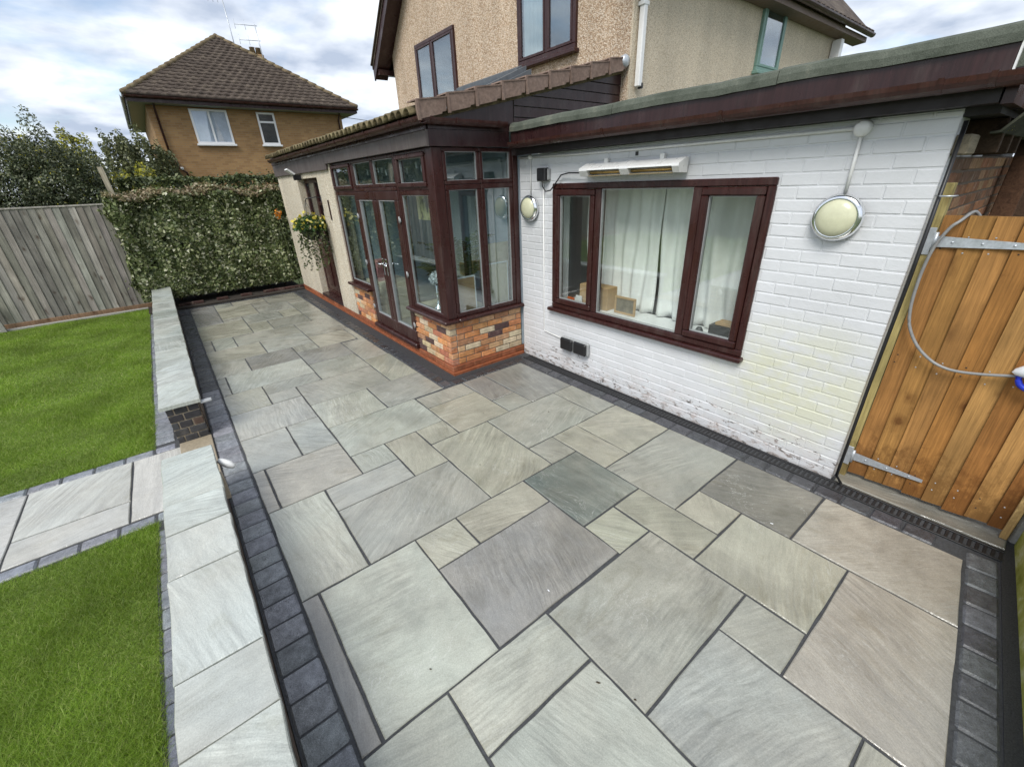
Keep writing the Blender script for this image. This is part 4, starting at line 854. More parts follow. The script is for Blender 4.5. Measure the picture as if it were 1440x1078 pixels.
MB().add(*slope_box(3.10, 4.0, 4.85, 6.25, -.03, -.02)).build('pane', GLASS_UP, sk); MB().add(*slope_box(3.02, 4.10, 4.70, 4.769, None, -.05)).build('flashing', FLASH, sk)
# interior shell
mb = MB(); mb.box(2.42, 5.03, 4.27, 10.58, .02, .10); mb.build('floor', INTF, con)
mb = MB(); mb.box(3.39, 5.03, 4.14, 4.20, .10, 2.60).box(4.97, 5.03, 4.21, 7.40, .10, 2.95).box(2.50, 4.97, 7.30, 7.36, .10, 2.60); mb.build('interior_wall', plain('pale_blue_plaster', (0.45, 0.53, 0.58), .85, var=.05), con)

# ---- things inside the conservatory
def frond_plant(loc, h, n, label, spread=.5, pot=.14, mat=PALM, lw=.012):
    t = thing('house_plant', loc, label, 'plant'); x, y, z = loc
    MB().lathe([(0, 0), (pot*.75, 0), (pot, pot*1.7), (pot*1.05, pot*1.75), (pot*.92, pot*1.75), (pot*.9, pot*1.5), (0, pot*1.5)], loc, n=20).build('pot', POTTERY, t)
    Vs, Fs, c = [], [], 0
    for k in range(n):
        a = random.uniform(0, 6.28); hh = h*random.uniform(.6, 1); sp = spread*random.uniform(.4, 1); base = Vector((x, y, z+pot*1.5)); prev = None
        spine = [base+Vector((math.cos(a)*sp*(u**1.5), math.sin(a)*sp*(u**1.5), hh*(u*1.25-.38*u*u*u))) for u in np.linspace(0, 1, 9)]
        for i in range(2, 9):
            p = spine[i]; tdir = (spine[i]-spine[i-1]).normalized(); side = tdir.cross(Vector((0, 0, 1))).normalized()
            for s_ in (-1, 1):
                for q in (0, .5):
                    pp = p-tdir*q*.06; tip = pp+side*s_*.17*(1-abs(i-5)/7)+tdir*.09-Vector((0, 0, .05)); ww = tdir*lw
                    Vs += [pp-ww, (pp+tip)/2+ww*.9+Vector((0, 0, .008)), tip, (pp+tip)/2-ww*.9]; Fs.append((c, c+1, c+2, c+3)); c += 4
        for i in range(8):
            p, q = spine[i], spine[i+1]; sd_ = (q-p).cross(Vector((0, 0, 1))).normalized()*.004; Vs += [p-sd_, p+sd_, q+sd_, q-sd_]; Fs.append((c, c+1, c+2, c+3)); c += 4
    raw_mesh('fronds', [tuple(v) for v in Vs], Fs, mat, loc, t); return t
frond_plant((2.82, 4.62, .55), .85, 12, 'feathery palm behind the corner panes of the conservatory', .42)
frond_plant((3.05, 5.35, .35), .75, 14, 'bushy dark houseplant behind the right-hand conservatory door', .5, mat=CLIP)
frond_plant((3.6, 6.2, .10), 1.3, 12, 'tall palm deep inside the conservatory', .6)
o = MB().box(2.55, 3.30, 4.30, 5.6, .50, .54, .005).build('shelf', CREAMB); tag(o, 'low pale shelf inside the conservatory corner', 'shelf')
t = thing('pin_board', (2.56, 4.35, .66), 'tan pin board with white edge leaning inside the corner pane', 'board')
FB = Face('y', 4.275); FB.frame('frame', WINWHITE, t, 2.44, 2.78, .60, 1.10, 0, .02, .014, .002); FB.part('panel', CARD, t, 2.454, 2.766, .614, 1.086, .004, .014)
t = thing('pin_board', (3.1, 4.35, .66), 'cream board with white edge leaning inside the right pane', 'board')
FB.frame('frame', WINWHITE, t, 2.93, 3.28, .60, 1.20, 0, .02, .014, .002); FB.part('panel', CREAMB, t, 2.944, 3.266, .614, 1.186, .004, .014)
o = Face('y', 4.32).box(MB(), 2.90, 3.34, .60, 1.42, -.01, .01, .002).build('backing_board', CREAMB); tag(o, 'tall plain cream sheet behind the white-edged board', 'board')
t = thing('ornament', (2.47, 4.62, .66), 'silver and white tabletop ornament behind the front pane', 'ornament')
MB().lathe([(0, 0), (.07, 0), (.06, .02), (.018, .05), (.014, .16), (.03, .19), (.012, .22), (.018, .32), (0, .33)], (2.47, 4.66, .672), n=18).build('stem', CHROME, t)
P = rng.normal(size=(160, 3)); P /= np.linalg.norm(P, axis=1)[:, None]; P = P*.075+np.array([2.47, 4.66, 1.05]); V, F = leaves(P, .05); raw_mesh('paper_flower', V, F, plain('white_paper', (0.8, 0.8, 0.8), .6, var=.05), (2.47, 4.66, 1.0), t)
t = thing('art_print', (2.45, 4.6, 1.5), 'square ochre and black art print hung behind the right front pane', 'picture')
FA = Face('x', 2.44); FA.part('print', CREAMB, t, 4.36, 4.86, 1.72, 2.02, -.01, 0); 
def abstract():
    m = Mat('ochre_abstract_print', .6); p = m.pos(); a = m.noise(p, 7, 3, .5, .8); m.col(m.ramp(a, (.38, (0.05, 0.045, 0.04)), (.44, (0.30, 0.27, 0.12)), (.58, (0.46, 0.41, 0.20)), (.70, (0.12, 0.10, 0.09)))); return m.m
t.children[0].data.materials[0] = abstract()
t = thing('bunting', (2.46, 5.4, 2.2), 'string of small white letters hung behind the conservatory toplights', 'bunting')
pts = [(2.45, 4.3+i*.12, 2.33-.06*abs(math.sin(i*.75))) for i in range(18)]; MB().tube(pts, .002, 4).build('string', WHITE_PL, t)
for i, p in enumerate(pts[1:-1]):
    if i % 5 < 4: piece('flag', .004, .045, .06, 0, WHITE_PL, (p[0], p[1], p[2]-.035), t, None, (random.uniform(-.2, .2), 0, 0))
o = MB().prism([(0, 0), (.30, 0), (.24, .32), (.06, .32)], 6.75, 6.95, 'y').build('pink_cushion', plain('pink_fabric', (0.55, 0.22, 0.22), .9)); o.location += Vector((2.52, 0, .70)); WLOC[o.name] = o.location.copy(); tag(o, 'pink cushion propped behind the far conservatory pane', 'cushion')
o = MB().box(2.5, 3.0, 6.45, 7.2, .10, .695, .01).build('window_bench', CREAMB); tag(o, 'pale bench behind the far conservatory pane', 'bench')

# ================================================================== MAIN HOUSE
hs = thing('rendered_house', (7, 7, 0), 'two-storey gabled house in tan pebble-dash behind the conservatory', 'house')
XM = 5.05; FM = Face('x', XM); YS = 3.97; FS = Face('y', YS)
MB().prism([(YS+.02, 0), (10.35, 0), (10.35, 4.62), (7.17, 7.80), (YS+.02, 4.62)], XM, 11.5, 'x').build('wall', STUC, hs)
MB().box(XM+.002, 11.5, YS, YS+.0195, 0, 4.62).build('side_wall', STUC_O, hs)
MB().box(XM-.006, XM+.05, YS-.008, YS+.0195, 2.6, 4.62).build('corner_strip', STUC_O, hs)
for sgn, ye in ((1, 10.72), (-1, 3.74)):
    ym = 7.17; z_e, z_r = 4.40, 7.92 
    poly = [(ye, z_e), (ye, z_e+.10), (ym, z_r+.10), (ym, z_r-.02)]
    MB().prism(poly, 4.72, 12.1, 'x').build('roof', TILE, hs)
    # barge board and soffit on the gable, boxed eaves
    MB().prism([(ye+.0*sgn, z_e-.20), (ye, z_e-.005), (ym, z_r-.03), (ym, z_r-.25)], 4.735, 4.765, 'x').build('barge_board', ROSE_D, hs)
    MB().prism([(ye, z_e-.17), (ye, z_e-.14), (ym, z_r-.15), (ym, z_r-.19)], 4.766, 5.045, 'x').build('gable_soffit', ROSE_D, hs)
    MB().prism([(ye-.004*sgn, z_e-.10), (ye-.004*sgn, z_e-.02), (ye-.22*sgn, z_e-.02), (ye-.22*sgn, z_e-.12)], 5.06 if sgn < 0 else 4.767, 12.08, 'x').build('eaves_box', plain('brown_eaves_paint', (0.20, 0.14, 0.11), .6) if sgn < 0 else ROSE_D, hs)
    # tile ends along the verge
    V = []
    for k in range(34):
        f = k/34; yy = ye+(ym-ye)*f; zz = z_e+.1+(z_r-z_e)*f
        piece('verge_tile', .06, .16, .03, .004, TILE, (4.715, yy+(ym-ye)/68, zz+.03), hs, None, (-sgn*math.atan2(z_r-z_e, abs(ye-ym)), 0, 0))
k = 4.9
while k < 12.1: piece('eaves_tile', .16, .10, .045, .02, TILE, (k, 3.72, 4.475), hs); k += .20
gutter(hs, (12.1, 3.67, 4.42), (9.2, 3.67, 4.43), [], .055)
gutter(hs, (9.2, 3.67, 4.43), (4.8, 3.67, 4.44), [], .055)
# windows: frame set on the face, pane, panel painted dark for the dim room
DARKROOM = plain('dim_room', (0.10, 0.12, 0.13), .9, nscale=2, var=.3)
def upper_window(face, a0, a1, z0, z1, mulls, mat, sill=True, curt=None):
    w_ = face.frame('window', mat, hs, a0, a1, z0, z1, -.01, .045, .06, .006)
    face.part('room_panel', DARKROOM, w_, a0+.02, a1-.02, z0+.02, z1-.02, .002, .006)
    ms = [a0+.06]+mulls+[a1-.06]
    for m_ in mulls: face.part('mullion', mat, w_, m_-.03, m_+.03, z0+.0605, z1-.0605, .008, .043, .004)
    for i in range(len(ms)-1):
        lo = ms[i]+(.031 if i else .001); hi = ms[i+1]-(.031 if i < len(ms)-2 else .001)
        face.frame('sash', mat, w_, lo, hi, z0+.061, z1-.061, .010, .05, .035, .004)
        face.pane(w_, lo+.036, hi-.036, z0+.097, z1-.097, .030, GLASS_UP)
    if sill: face.part('sill', mat, w_, a0-.04, a1+.04, z0-.05, z0-.001, .0, .10, .008)
    return w_
upper_window(FM, 7.81, 9.26, 3.45, 4.56, [8.60], ROSE)
w2 = upper_window(FM, 4.86, 6.05, 3.64, 4.95, [5.42], ROSE)
nu = 24; V = [(XM-.012-.004*math.sin(i*1.3), 5.50+.42*i/nu, z_) for z_ in (3.72, 4.9) for i in range(nu+1)]; mb = MB().add(V, [(i, i+1, nu+2+i, nu+1+i) for i in range(nu)], True); mb.build('net_curtain', CLOTH, w2)
wg = upper_window(FS, 8.12, 8.90, 3.52, 4.38, [], GREENFR)
# downpipe and joint strip
dp = link('downpipe', None, (5.17, 3.93, 3)); tag(dp, 'white plastic downpipe at the corner of the pebble-dash house', 'downpipe')
MB().box(5.13, 5.20, 3.885, 3.955, 3.08, 4.38, .008).build('pipe', WHITE_PL, dp); MB().box(5.115, 5.215, 3.880, 3.968, 3.86, 3.90, .004).build('bracket', WHITE_PL, dp); MB().box(5.18, 5.215, 3.878, 3.94, 3.06, 3.12, .006).build('outlet', BLACK_PL, dp)
o = MB().box(11.0, 11.12, 3.80, 3.96, 3.85, 4.25, .01).build('meter_box', WINWHITE); tag(o, 'small white box at the far end of the upper side wall', 'box')

# ================================================================== GATE AND RIGHT BOUNDARY
gt = thing('timber_gate', (3.5, .1, 0), 'orange-brown close-board timber gate with galvanised strap hinges', 'gate')
y = .475; k = 0
while y > -.32:
    wdt = .108; c = jit(random.choice([(0.34, 0.168, 0.050), (0.30, 0.135, 0.036), (0.38, 0.200, 0.066), (0.27, 0.118, 0.032)]), .10, .04)
    zb = .045+random.uniform(-.008, .008); mb = MB(); x0 = 3.497
    x0 = 3.490; V = [(x0, y, zb), (x0+.018, y-wdt-.012, zb), (x0+.026, y-wdt-.012, zb), (x0+.017, y, zb)]; V += [(a, b, 1.825) for a, b, _ in V]
    mb.add(V, [(3, 2, 1, 0), (4, 5, 6, 7), (0, 1, 5, 4), (1, 2, 6, 5), (2, 3, 7, 6), (3, 0, 4, 7)]); mb.build('board', GATEW, gt, c); bo = COL.objects[-1]
    for zz in (.145, .215, .93, .99, 1.64, 1.73): piece('nail', .004, .007, .007, .001, STEEL if k % 3 else BLACKM, (x0+.0035, y-.028+random.uniform(-.006, .006), zz+random.uniform(-.015, .015)), bo)
    y -= wdt-.004; k += 1
for zz in (.18, .95, 1.68): MB().box(3.522, 3.56, -.32, .47, zz-.05, zz+.05, .004).build('ledge', GATEW, gt, (0.34, 0.16, 0.05))
for zz in (.185, 1.685):
    s_ = MB(); yt = .09 if zz < 1 else -.02
    V = [(3.482, .468, zz-.030), (3.482, .468, zz+.030), (3.480, yt, zz+.010), (3.480, yt, zz-.010)]; V += [(a+.006, b, c) for a, b, c in V]
    s_.add(V, [(0, 1, 2, 3), (7, 6, 5, 4), (0, 4, 5, 1), (1, 5, 6, 2), (2, 6, 7, 3), (3, 7, 4, 0)]); h_ = s_.build('hinge', STEEL, gt)
    MB().tube([(3.480, .476, zz-.05), (3.480, .476, zz+.05)], .010, 10).build('knuckle', STEEL, h_); MB().box(3.470, 3.4765, .482, .522, zz-.075, zz+.075, .002).build('plate', STEEL, h_)
    for q in (.40, .28, .16): MB().lathe([(0, .004), (.006, .003), (.007, 0)], (3.482, q, zz), (-1, 0, 0), 8).build('bolt', STEEL, h_)
o = MB().box(3.477, 3.56, .480, .5325, 0.0, 1.99, .004).build('gate_post', GATEW, None, (0.33, 0.27, 0.11)); tag(o, 'green-tinged timber gate post against the white wall corner', 'post')
o = MB().box(3.470, 3.52, -.352, -.318, .01, 1.95, .003).build('new_batten', GATEW, None, (0.62, 0.42, 0.18)); tag(o, 'fresh pale timber batten at the closing edge of the gate', 'batten')
o = MB().box(3.49, 3.60, -.470, -.356, -.1, 2.0, .012).build('fence_post', CONC); tag(o, 'grey concrete fence post beside the fresh batten', 'post')
def bline(x): return -.388+.104*(x-3.476)
bf = thing('boundary_wall', (2, -.55, 0), 'low mossy concrete board wall along the right edge of the patio', 'wall')
MB().prism([(-.4, bline(-.4)), (3.476, bline(3.476)), (3.476, bline(3.476)-.05), (-.4, bline(-.4)-.05)], -.1, .52, 'z').build('gravel_board', MOSS, bf)
x = -.3
while x < 3.5: piece('post', .09, .09, .62, .008, CONC, (x, bline(x)-.10, .21), bf); x += 1.2
pw = thing('added_passage_screen', (6.6, -.3, 0), 'dark brown board screen added to close off the sky behind the gate', 'screen')  # dark boards added in place of the bright sky gap down the passage
for k in range(16): piece('board', .03, .115, 2.75, .004, OLDW, (6.4, .50-k*.118, 1.375), pw, jit((0.060, 0.035, 0.022), .2))
o = MB().box(5.75, 5.86, .36, .50, 0, 2.12, .005).build('passage_post', OLDW, None, (0.10, 0.052, 0.03)); tag(o, 'dark brown post standing in the passage behind the gate', 'post')
# cable looped over the gate, with a white and blue plastic object at its end
pts = [(3.56, .33, 1.80), (3.52, .365, 1.845), (3.46, .40, 1.80), (3.445, .43, 1.76), (3.44, .462, 1.66), (3.44, .474, 1.54), (3.44, .473, 1.42), (3.44, .463, 1.30), (3.44, .435, 1.19), (3.44, .37, 1.085), (3.44, .29, 1.015), (3.44, .22, .985), (3.44, .15, .980), (3.44, .05, .995), (3.44, -.05, 1.02), (3.44, -.12, 1.04)]
def smooth(pts, n=6):
    out = []; P = [Vector(p) for p in pts]
    for i in range(len(P)-1):
        p0, p1, p2, p3 = P[max(i-1, 0)], P[i], P[i+1], P[min(i+2, len(P)-1)]
        for k in range(n):
            t = k/n; out.append(.5*((2*p1)+(-p0+p2)*t+(2*p0-5*p1+4*p2-p3)*t*t+(-p0+3*p1-3*p2+p3)*t**3))
    return out+[P[-1]]
o = MB().tube(smooth(pts), .0085, 8).build('cable', CORD); tag(o, 'grey cable hanging in a loop over the orange gate', 'cable')
t = thing('plastic_object', (3.42, -.12, .95), 'white and blue plastic object hanging at the end of the grey cable', 'plastic_item')
mb = MB(); mb.lathe([(0, -.09), (.02, -.075), (.045, -.02), (.06, .05), (.05, .12), (0, .14)], (3.425, -.125, 1.075), (0, -1, .35), 18); mb.build('body', BAGW, t)
mb = MB(); mb.tube(smooth([(3.425, -.07, 1.035), (3.42, -.09, .985), (3.42, -.14, .965), (3.42, -.20, .985), (3.425, -.23, 1.04)]), .014, 8); mb.build('grip', BLUE, t)

# ================================================================== GREY FENCE AND HEDGES
fn = thing('board_fence', (-3, 11.42, 0), 'weathered grey close-board fence behind the lawn', 'fence')
x = -.56; k = 0
while x > -7.5:
    top = 1.960+random.uniform(-.006, 0); c = jit((0.255, 0.240, 0.210), .30, .04)
    V = [(x, 11.400, .10), (x-.114, 11.414, .10), (x-.114, 11.428, .10), (x, 11.428, .10)]; V += [(a, b, top) for a, b, _ in V]
    MB().add(V, [(3, 2, 1, 0), (4, 5, 6, 7), (0, 1, 5, 4), (1, 2, 6, 5), (2, 3, 7, 6), (3, 0, 4, 7)]).build('board', FENCEW, fn, c); x -= .104
MB().box(-7.6, -.54, 11.395, 11.45, 1.963, 1.992, .006).build('capping_rail', FENCEW, fn, (0.34, 0.32, 0.28))
MB().box(-7.6, -.54, 11.385, 11.45, -.05, .098, .006).build('gravel_board', FENCEW, fn, (0.24, 0.15, 0.09))
o = MB().box(-7.6, -.64, 11.30, 11.36, -.1, .03, .01).build('edging_kerb', CONC); tag(o, 'thin concrete kerb at the foot of the grey fence', 'kerb')
for zz in (.5, 1.4): MB().box(-7.6, -.56, 11.43, 11.47, zz, zz+.07).build('rail', FENCEW, fn, (0.2, 0.19, 0.17))
o = MB().prism([(-2.72, 0.0), (-2.66, 0.0), (-2.70, .55), (-2.76, .55)], 11.26, 11.32, 'y').build('leaning_post', CONC); tag(o, 'short pale post leaning at the left foot of the grey fence', 'post')
o = MB().prism([(-.50, 1.5), (-.42, 1.5), (-.475, 2.60), (-.555, 2.60)], 11.46, 11.54, 'y').build('fence_post', FENCEW, None, (0.40, 0.36, 0.27)); tag(o, 'pale timber post rising behind the corner of hedge and fence', 'post')

def lump(P, s, a):
    return a*(np.sin(P[:, 0]*s*1.3+np.sin(P[:, 1]*s*.9)*1.7)+np.sin(P[:, 2]*s*1.1+P[:, 0]*s*.6)*.8+np.sin(P[:, 1]*s*1.7+P[:, 2]*s*.5)*.6)/2.4
def box_hedge(name, label, x0, x1, y0, y1, z0, z1, n, size, mat, topmat=None, lumps=.06, depth=.12, jitter=.9):
    t = thing(name, ((x0+x1)/2, (y0+y1)/2, z0), label, 'hedge')
    ax, ay, az = (x1-x0)*(z1-z0), (x1-x0)*(y1-y0), (y1-y0)*(z1-z0); tot = 1.6*ax+1.3*ay+2*az; Ps, Ns = [], []
    for frac, kind in ((ax*1.3, 'f'), (ax*.3, 'b'), (ay*1.3, 't'), (az, 'l'), (az, 'r')):
        m = int(n*frac/tot); a, b, c = rng.uniform(x0, x1, m), rng.uniform(y0, y1, m), rng.uniform(z0, z1, m); nn = np.zeros((m, 3))
        if kind == 'f': b[:] = y0; nn[:, 1] = -1; nn[:, 2] = .35
        if kind == 'b': b[:] = y1; nn[:, 1] = 1
        if kind == 't': c[:] = z1; nn[:, 2] = 1
        if kind == 'l': a[:] = x0; nn[:, 0] = -1
        if kind == 'r': a[:] = x1; nn[:, 0] = 1
        P = np.c_[a, b, c]; off = lump(P, 5.0, lumps)+lump(P*2.7+1.3, 5.0, lumps*.5)-np.abs(rng.normal(0, depth, m)); P = P+nn*off[:, None]; Ps.append(P); Ns.append(nn)
    P, Nn = np.concatenate(Ps), np.concatenate(Ns); P[:, 2] = np.maximum(P[:, 2], z0+.02*rng.random(len(P)))
    pock = lump(P*1.9+4.1, 5.0, 1.0)+.6*lump(P*4.3+.7, 5.0, 1.0); kp = (pock > -.28) | (rng.random(len(P)) < .35); P, Nn = P[kp], Nn[kp]
    sh = rng.random(len(P)) < .03; P[sh] += Nn[sh]*(np.abs(rng.normal(0, .07, sh.sum()))+.02)[:, None]+np.array([0, 0, .02])
    V, F = leaves(P, size, Nn, .62, jitter)
    o = raw_mesh('foliage', V, F, mat, tuple(wl(t)), t); o['kind'] = 'stuff'
    if topmat:
        m = int(n*.10); Q = np.c_[rng.uniform(x0, x1, m), rng.uniform(y0-.03, y1, m), np.full(m, z1)]; Q[:, 2] += lump(Q, 5, lumps)+np.abs(rng.normal(0, .035, m))-.03*(Q[:, 0]-x0)*0
        V, F = leaves(Q, size*.9, np.tile([0, -.3, 1.], (m, 1)), .6, 1.0); o = raw_mesh('top_growth', V, F, topmat, tuple(wl(t)), t); o['kind'] = 'stuff'
    MB().box(x0+.16, x1-.16, y0+.2, y1-.2, z0, z1-.22).build('shade_core', plain('hedge_interior', (0.010, 0.013, 0.007), .95, var=.3), t)  # near-black box stands in for the shade deep inside the hedge
    for k in range(int((x1-x0)/.35)):
        xx = x0+.2+k*.35; MB().tube([(xx, (y0+y1)/2, 0), (xx+random.uniform(-.1, .1), (y0+y1)/2-.1, (z1-z0)*.4), (xx+random.uniform(-.2, .2), (y0+y1)/2, (z1-z0)*.8)], [.025, .018, .008], 6).build('stem', BARK, t, (0.10, 0.07, 0.045))
    return t
box_hedge('ivy_hedge', 'variegated ivy-leaved hedge at the end of the patio', -.62, 2.42, 11.12, 12.0, .16, 2.10, 80000, .066, IVY, IVYTOP, .12, .08)
box_hedge('clipped_hedge', 'dark clipped hedge running behind the ivy hedge', -.45, 3.6, 14.0, 15.0, 0, 2.46, 22000, .085, CLIP, None, .05, .06)
bd = MB().box(-.64, 2.26, 10.72, 12.1, -.1, .02).build('flower_bed', SOIL); tag(bd, 'dark soil bed under the ivy hedge', 'bed', kind='structure')
x = -.15
while x < 2.2: piece('brick', .215, .10, .065, .006, BRICK, (x+.11, 10.95, .035), bd, jit((0.045, 0.022, 0.018), .3)) if random.random() < .6 else 0; x += .226
def tree(name, label, loc, blobs, n, size, mats, trunk=(.1, 1.2), cat='tree'):
    t = thing(name, loc, label, cat); x, y, z = loc; Ps, Ns = [], []
    tot = sum(r[0]*r[1]*r[2] for _, r in blobs)**1
    for (c, r) in blobs:
        m = int(n*(r[0]*r[1]*r[2])**.67/sum((q[0]*q[1]*q[2])**.67 for _, q in blobs)); d = rng.normal(size=(m, 3)); d /= np.linalg.norm(d, axis=1)[:, None]
        rad = 1-np.abs(rng.normal(0, .16, m)); bump_ = 1+.16*np.sin(d[:, 0]*7+c[0]*3)+.14*np.sin(d[:, 1]*8+d[:, 2]*6+c[2])+.10*np.sin(d[:, 2]*15+d[:, 0]*9)
        P = np.array(c)+d*np.array(r)*(rad*bump_)[:, None]; Ps.append(P); Ns.append(d)
    P, N_ = np.concatenate(Ps), np.concatenate(Ns); keep = P[:, 2] > .05; P, N_ = P[keep], N_[keep]
    pick = rng.random(len(P)); lo = 0
    for mat, fr in mats:
        s_ = (pick >= lo) & (pick < lo+fr); lo += fr
        V, F = leaves(P[s_], size, N_[s_], .5, 1.1); o = raw_mesh('crown', V, F, mat, loc, t); o['kind'] = 'stuff'
    MB().tube([(x, y, -.2), (x+.05, y, trunk[1]*.5), (x, y+.05, trunk[1])], [trunk[0], trunk[0]*.8, trunk[0]*.6], 9).build('trunk', BARK, t, (0.09, 0.07, 0.05))
    for (c, r) in blobs:
        e = Vector(c); s0 = Vector((x, y, trunk[1]*.9)); MB().tube([s0, s0.lerp(e, .5)+Vector((0, 0, .1)), e+Vector((0, 0, r[2]*.4))], [trunk[0]*.5, trunk[0]*.32, .008], 6).build('limb', BARK, t, (0.09, 0.07, 0.05))
    return t
tree('evergreen_shrub', 'large dark evergreen shrub with yellow tips behind the grey fence', (-2.4, 14.6, 0), [((-2.5, 14.6, 2.0), (1.2, 1.0, 1.45)), ((-1.4, 14.4, 2.05), (.85, .8, 1.35)), ((-3.6, 14.6, 1.9), (1.2, 1.0, 1.5)), ((-1.0, 14.3, 1.7), (.45, .6, 1.1)), ((-1.9, 14.2, 1.2), (1.0, .7, 1.0)), ((-5, 14.6, 1.7), (1.3, 1.0, 1.5))], 130000, .056, [(SHRUB, .93), (OLIVE, .055), (GOLD, .015)], (.12, 1.2), 'shrub')
tree('golden_conifer', 'golden yellow shrub beside the left corner of the brick house', (-.05, 17.0, 0), [((.05, 17.0, 1.7), (.55, .6, 1.05)), ((.35, 17.2, 2.0), (.35, .4, .6)), ((-.45, 16.6, 1.9), (.3, .35, .75))], 14000, .075, [(GOLD, .72), (OLIVE, .28)], (.08, .9), 'shrub')
tree('olive_tree', 'loose olive-green tree behind the golden shrub', (-.1, 20.5, 0), [((-.25, 20.5, 2.9), (.5, .6, 1.05)), ((.35, 20.8, 2.9), (.6, .6, 1.1)), ((.9, 21.4, 2.7), (.35, .6, 1.0)), ((.1, 20.5, 2.2), (.7, .7, .9))], 18000, .095, [(OLIVE, .85), (SHRUB, .15)], (.1, 1.6))
tree('yellow_shrub', 'yellow-green bush showing over the dark shrub', (-1.3, 15.8, 0), [((-1.05, 15.8, 3.0), (.38, .4, .6)), ((-1.9, 15.8, 2.9), (.40, .4, .55)), ((-1.4, 15.8, 2.4), (.7, .4, .9))], 9000, .07, [(GOLD, .45), (OLIVE, .55)], (.06, 2.0), 'shrub')

# ================================================================== NEIGHBOURING HOUSE
nb = thing('brick_house', (4.4, 24, 0), 'tan brick house with a hipped brown tile roof beyond the hedges', 'house')
YN = 22.0; FN = Face('y', YN)
MB().box(.93, 7.87, YN, YN+9, 0, 5.02).build('wall', FARBRICK, nb)
ex0, ex1, ey0, ez, ax_, ay_, az_ = .41, 8.47, YN-.5, 5.24, 4.44, YN+4.03, 8.22; ey1 = YN+9.5
mb = MB(); mb.add([(ex0, ey0, ez), (ex1, ey0, ez), (ex1, ey1, ez), (ex0, ey1, ez), (ax_, ay_, az_), (ax_, ey1-4.5, az_)], [(0, 1, 4), (1, 2, 5, 4), (2, 3, 5), (3, 0, 4, 5), (3, 2, 1, 0)]); rfn = mb.build('roof', TILE, nb)
def tiled_slope(A, B, T0, T1, rows, pitch, amp, name):
    """overlapping rolled tile courses between eave A-B and top T0-T1, in one mesh"""
    A, B, T0, T1 = map(Vector, (A, B, T0, T1)); nrm = (B-A).cross(T0-A).normalized(); nrm = nrm if nrm.z > 0 else -nrm; V, F = [], []
    for r in range(rows):
        f0, f1 = r/rows, min(1, (r+1.12)/rows); L0, R0 = A.lerp(T0, f0), B.lerp(T1, f0); L1, R1 = A.lerp(T0, f1), B.lerp(T1, f1); n = max(2, int((R0-L0).length/pitch*6)); o = len(V); jz = random.uniform(-.004, .004)
        for i in range(n+1):
            u = i/n; p0 = L0.lerp(R0, u); p1 = L1.lerp(R1, u); ph = (p0-A).dot((B-A).normalized())/pitch*2*math.pi+(math.pi if r % 2 else 0)
            w_ = amp*max(0, math.sin(ph))+jz; V += [p0+nrm*(.065+w_), p1+nrm*(.018+w_), p0+nrm*.005]
        for i in range(n): F += [(o+3*i, o+3*i+3, o+3*i+4, o+3*i+1), (o+3*i+2, o+3*i+5, o+3*i+3, o+3*i)]
    o = raw_mesh(name, [tuple(v) for v in V], F, TILE, (4.4, 24, 5.2), rfn); o['kind'] = 'stuff'
tiled_slope((ex0, ey0, ez), (ex1, ey0, ez), (ax_-.02, ay_, az_), (ax_+.02, ay_, az_), 21, .29, .03, 'roof_tiles')
tiled_slope((ex0, ey1, ez), (ex0, ey0, ez), (ax_, ey1-4.5, az_), (ax_, ay_, az_), 17, .30, .035, 'roof_tiles')
for (p, q) in (((ex0, ey0, ez), (ax_, ay_, az_)), ((ex1, ey0, ez), (ax_, ay_, az_)), ((ax_, ay_, az_), (ax_, ey1-4.5, az_))):
    p, q = Vector(p), Vector(q); n = int((q-p).length/.38)
    for i in range(n):
        a, b = p.lerp(q, i/n), p.lerp(q, (i+1.08)/n); MB().tube([a+Vector((0, 0, .05)), b+Vector((0, 0, .035))], [.095, .075], 8).build('hip_tile', HIPT, rfn)
MB().box(ex0+.02, ex1-.02, ey0+.02, ey0+.05, ez-.20, ez-.02).build('fascia', ROSE_D, nb); MB().box(ex0+.02, ex0+.05, ey0+.0501, ey1, ez-.20, ez-.02).build('fascia', ROSE_D, nb); MB().box(ex0+.06, ex1-.06, ey0+.055, ey1-.1, ez-.21, ez-.17).build('soffit', plain('grey_soffit', (0.30, 0.30, 0.29), .7), nb)
gutter(nb, (ex1, ey0-.05, ez-.03), (ex0, ey0-.05, ez-.03), [], .065); gutter(nb, (ex0-.05, ey0, ez-.03), (ex0-.05, ey1, ez-.03), [], .065)
def white_window(a0, a1, z0, z1, mull=None, trans=None):
    w_ = FN.frame('window', WINWHITE, nb, a0, a1, z0, z1, -.02, .05, .07, .006); FN.part('room_panel', plain('pale_blind', (0.70, 0.76, 0.82), .8, nscale=4, var=.1) if mull else DARKROOM, w_, a0+.03, a1-.03, z0+.03, z1-.03, .003, .008)
    FN.part('sill', WINWHITE, w_, a0-.05, a1+.05, z0-.07, z0-.002, 0, .12, .008)
    if mull: FN.part('mullion', WINWHITE, w_, mull-.035, mull+.035, z0+.0705, z1-.0705, .01, .048, .004)
    if trans: FN.part('transom', WINWHITE, w_, a0+.0705, a1-.0705, trans-.035, trans+.035, .01, .048, .004)
    cells = [(a0+.07, mull-.036 if mull else a1-.07), (mull+.036, a1-.07)] if mull else [(a0+.07, a1-.07)]
    rows = [(z0+.07, trans-.036), (trans+.036, z1-.07)] if trans else [(z0+.07, z1-.07)]
    for c in cells:
        for r in rows: FN.pane(w_, c[0], c[1], r[0], r[1], .03, glass_mat('far_glass', (.93, .95, .97), .10) if mull else GLASS_UP)
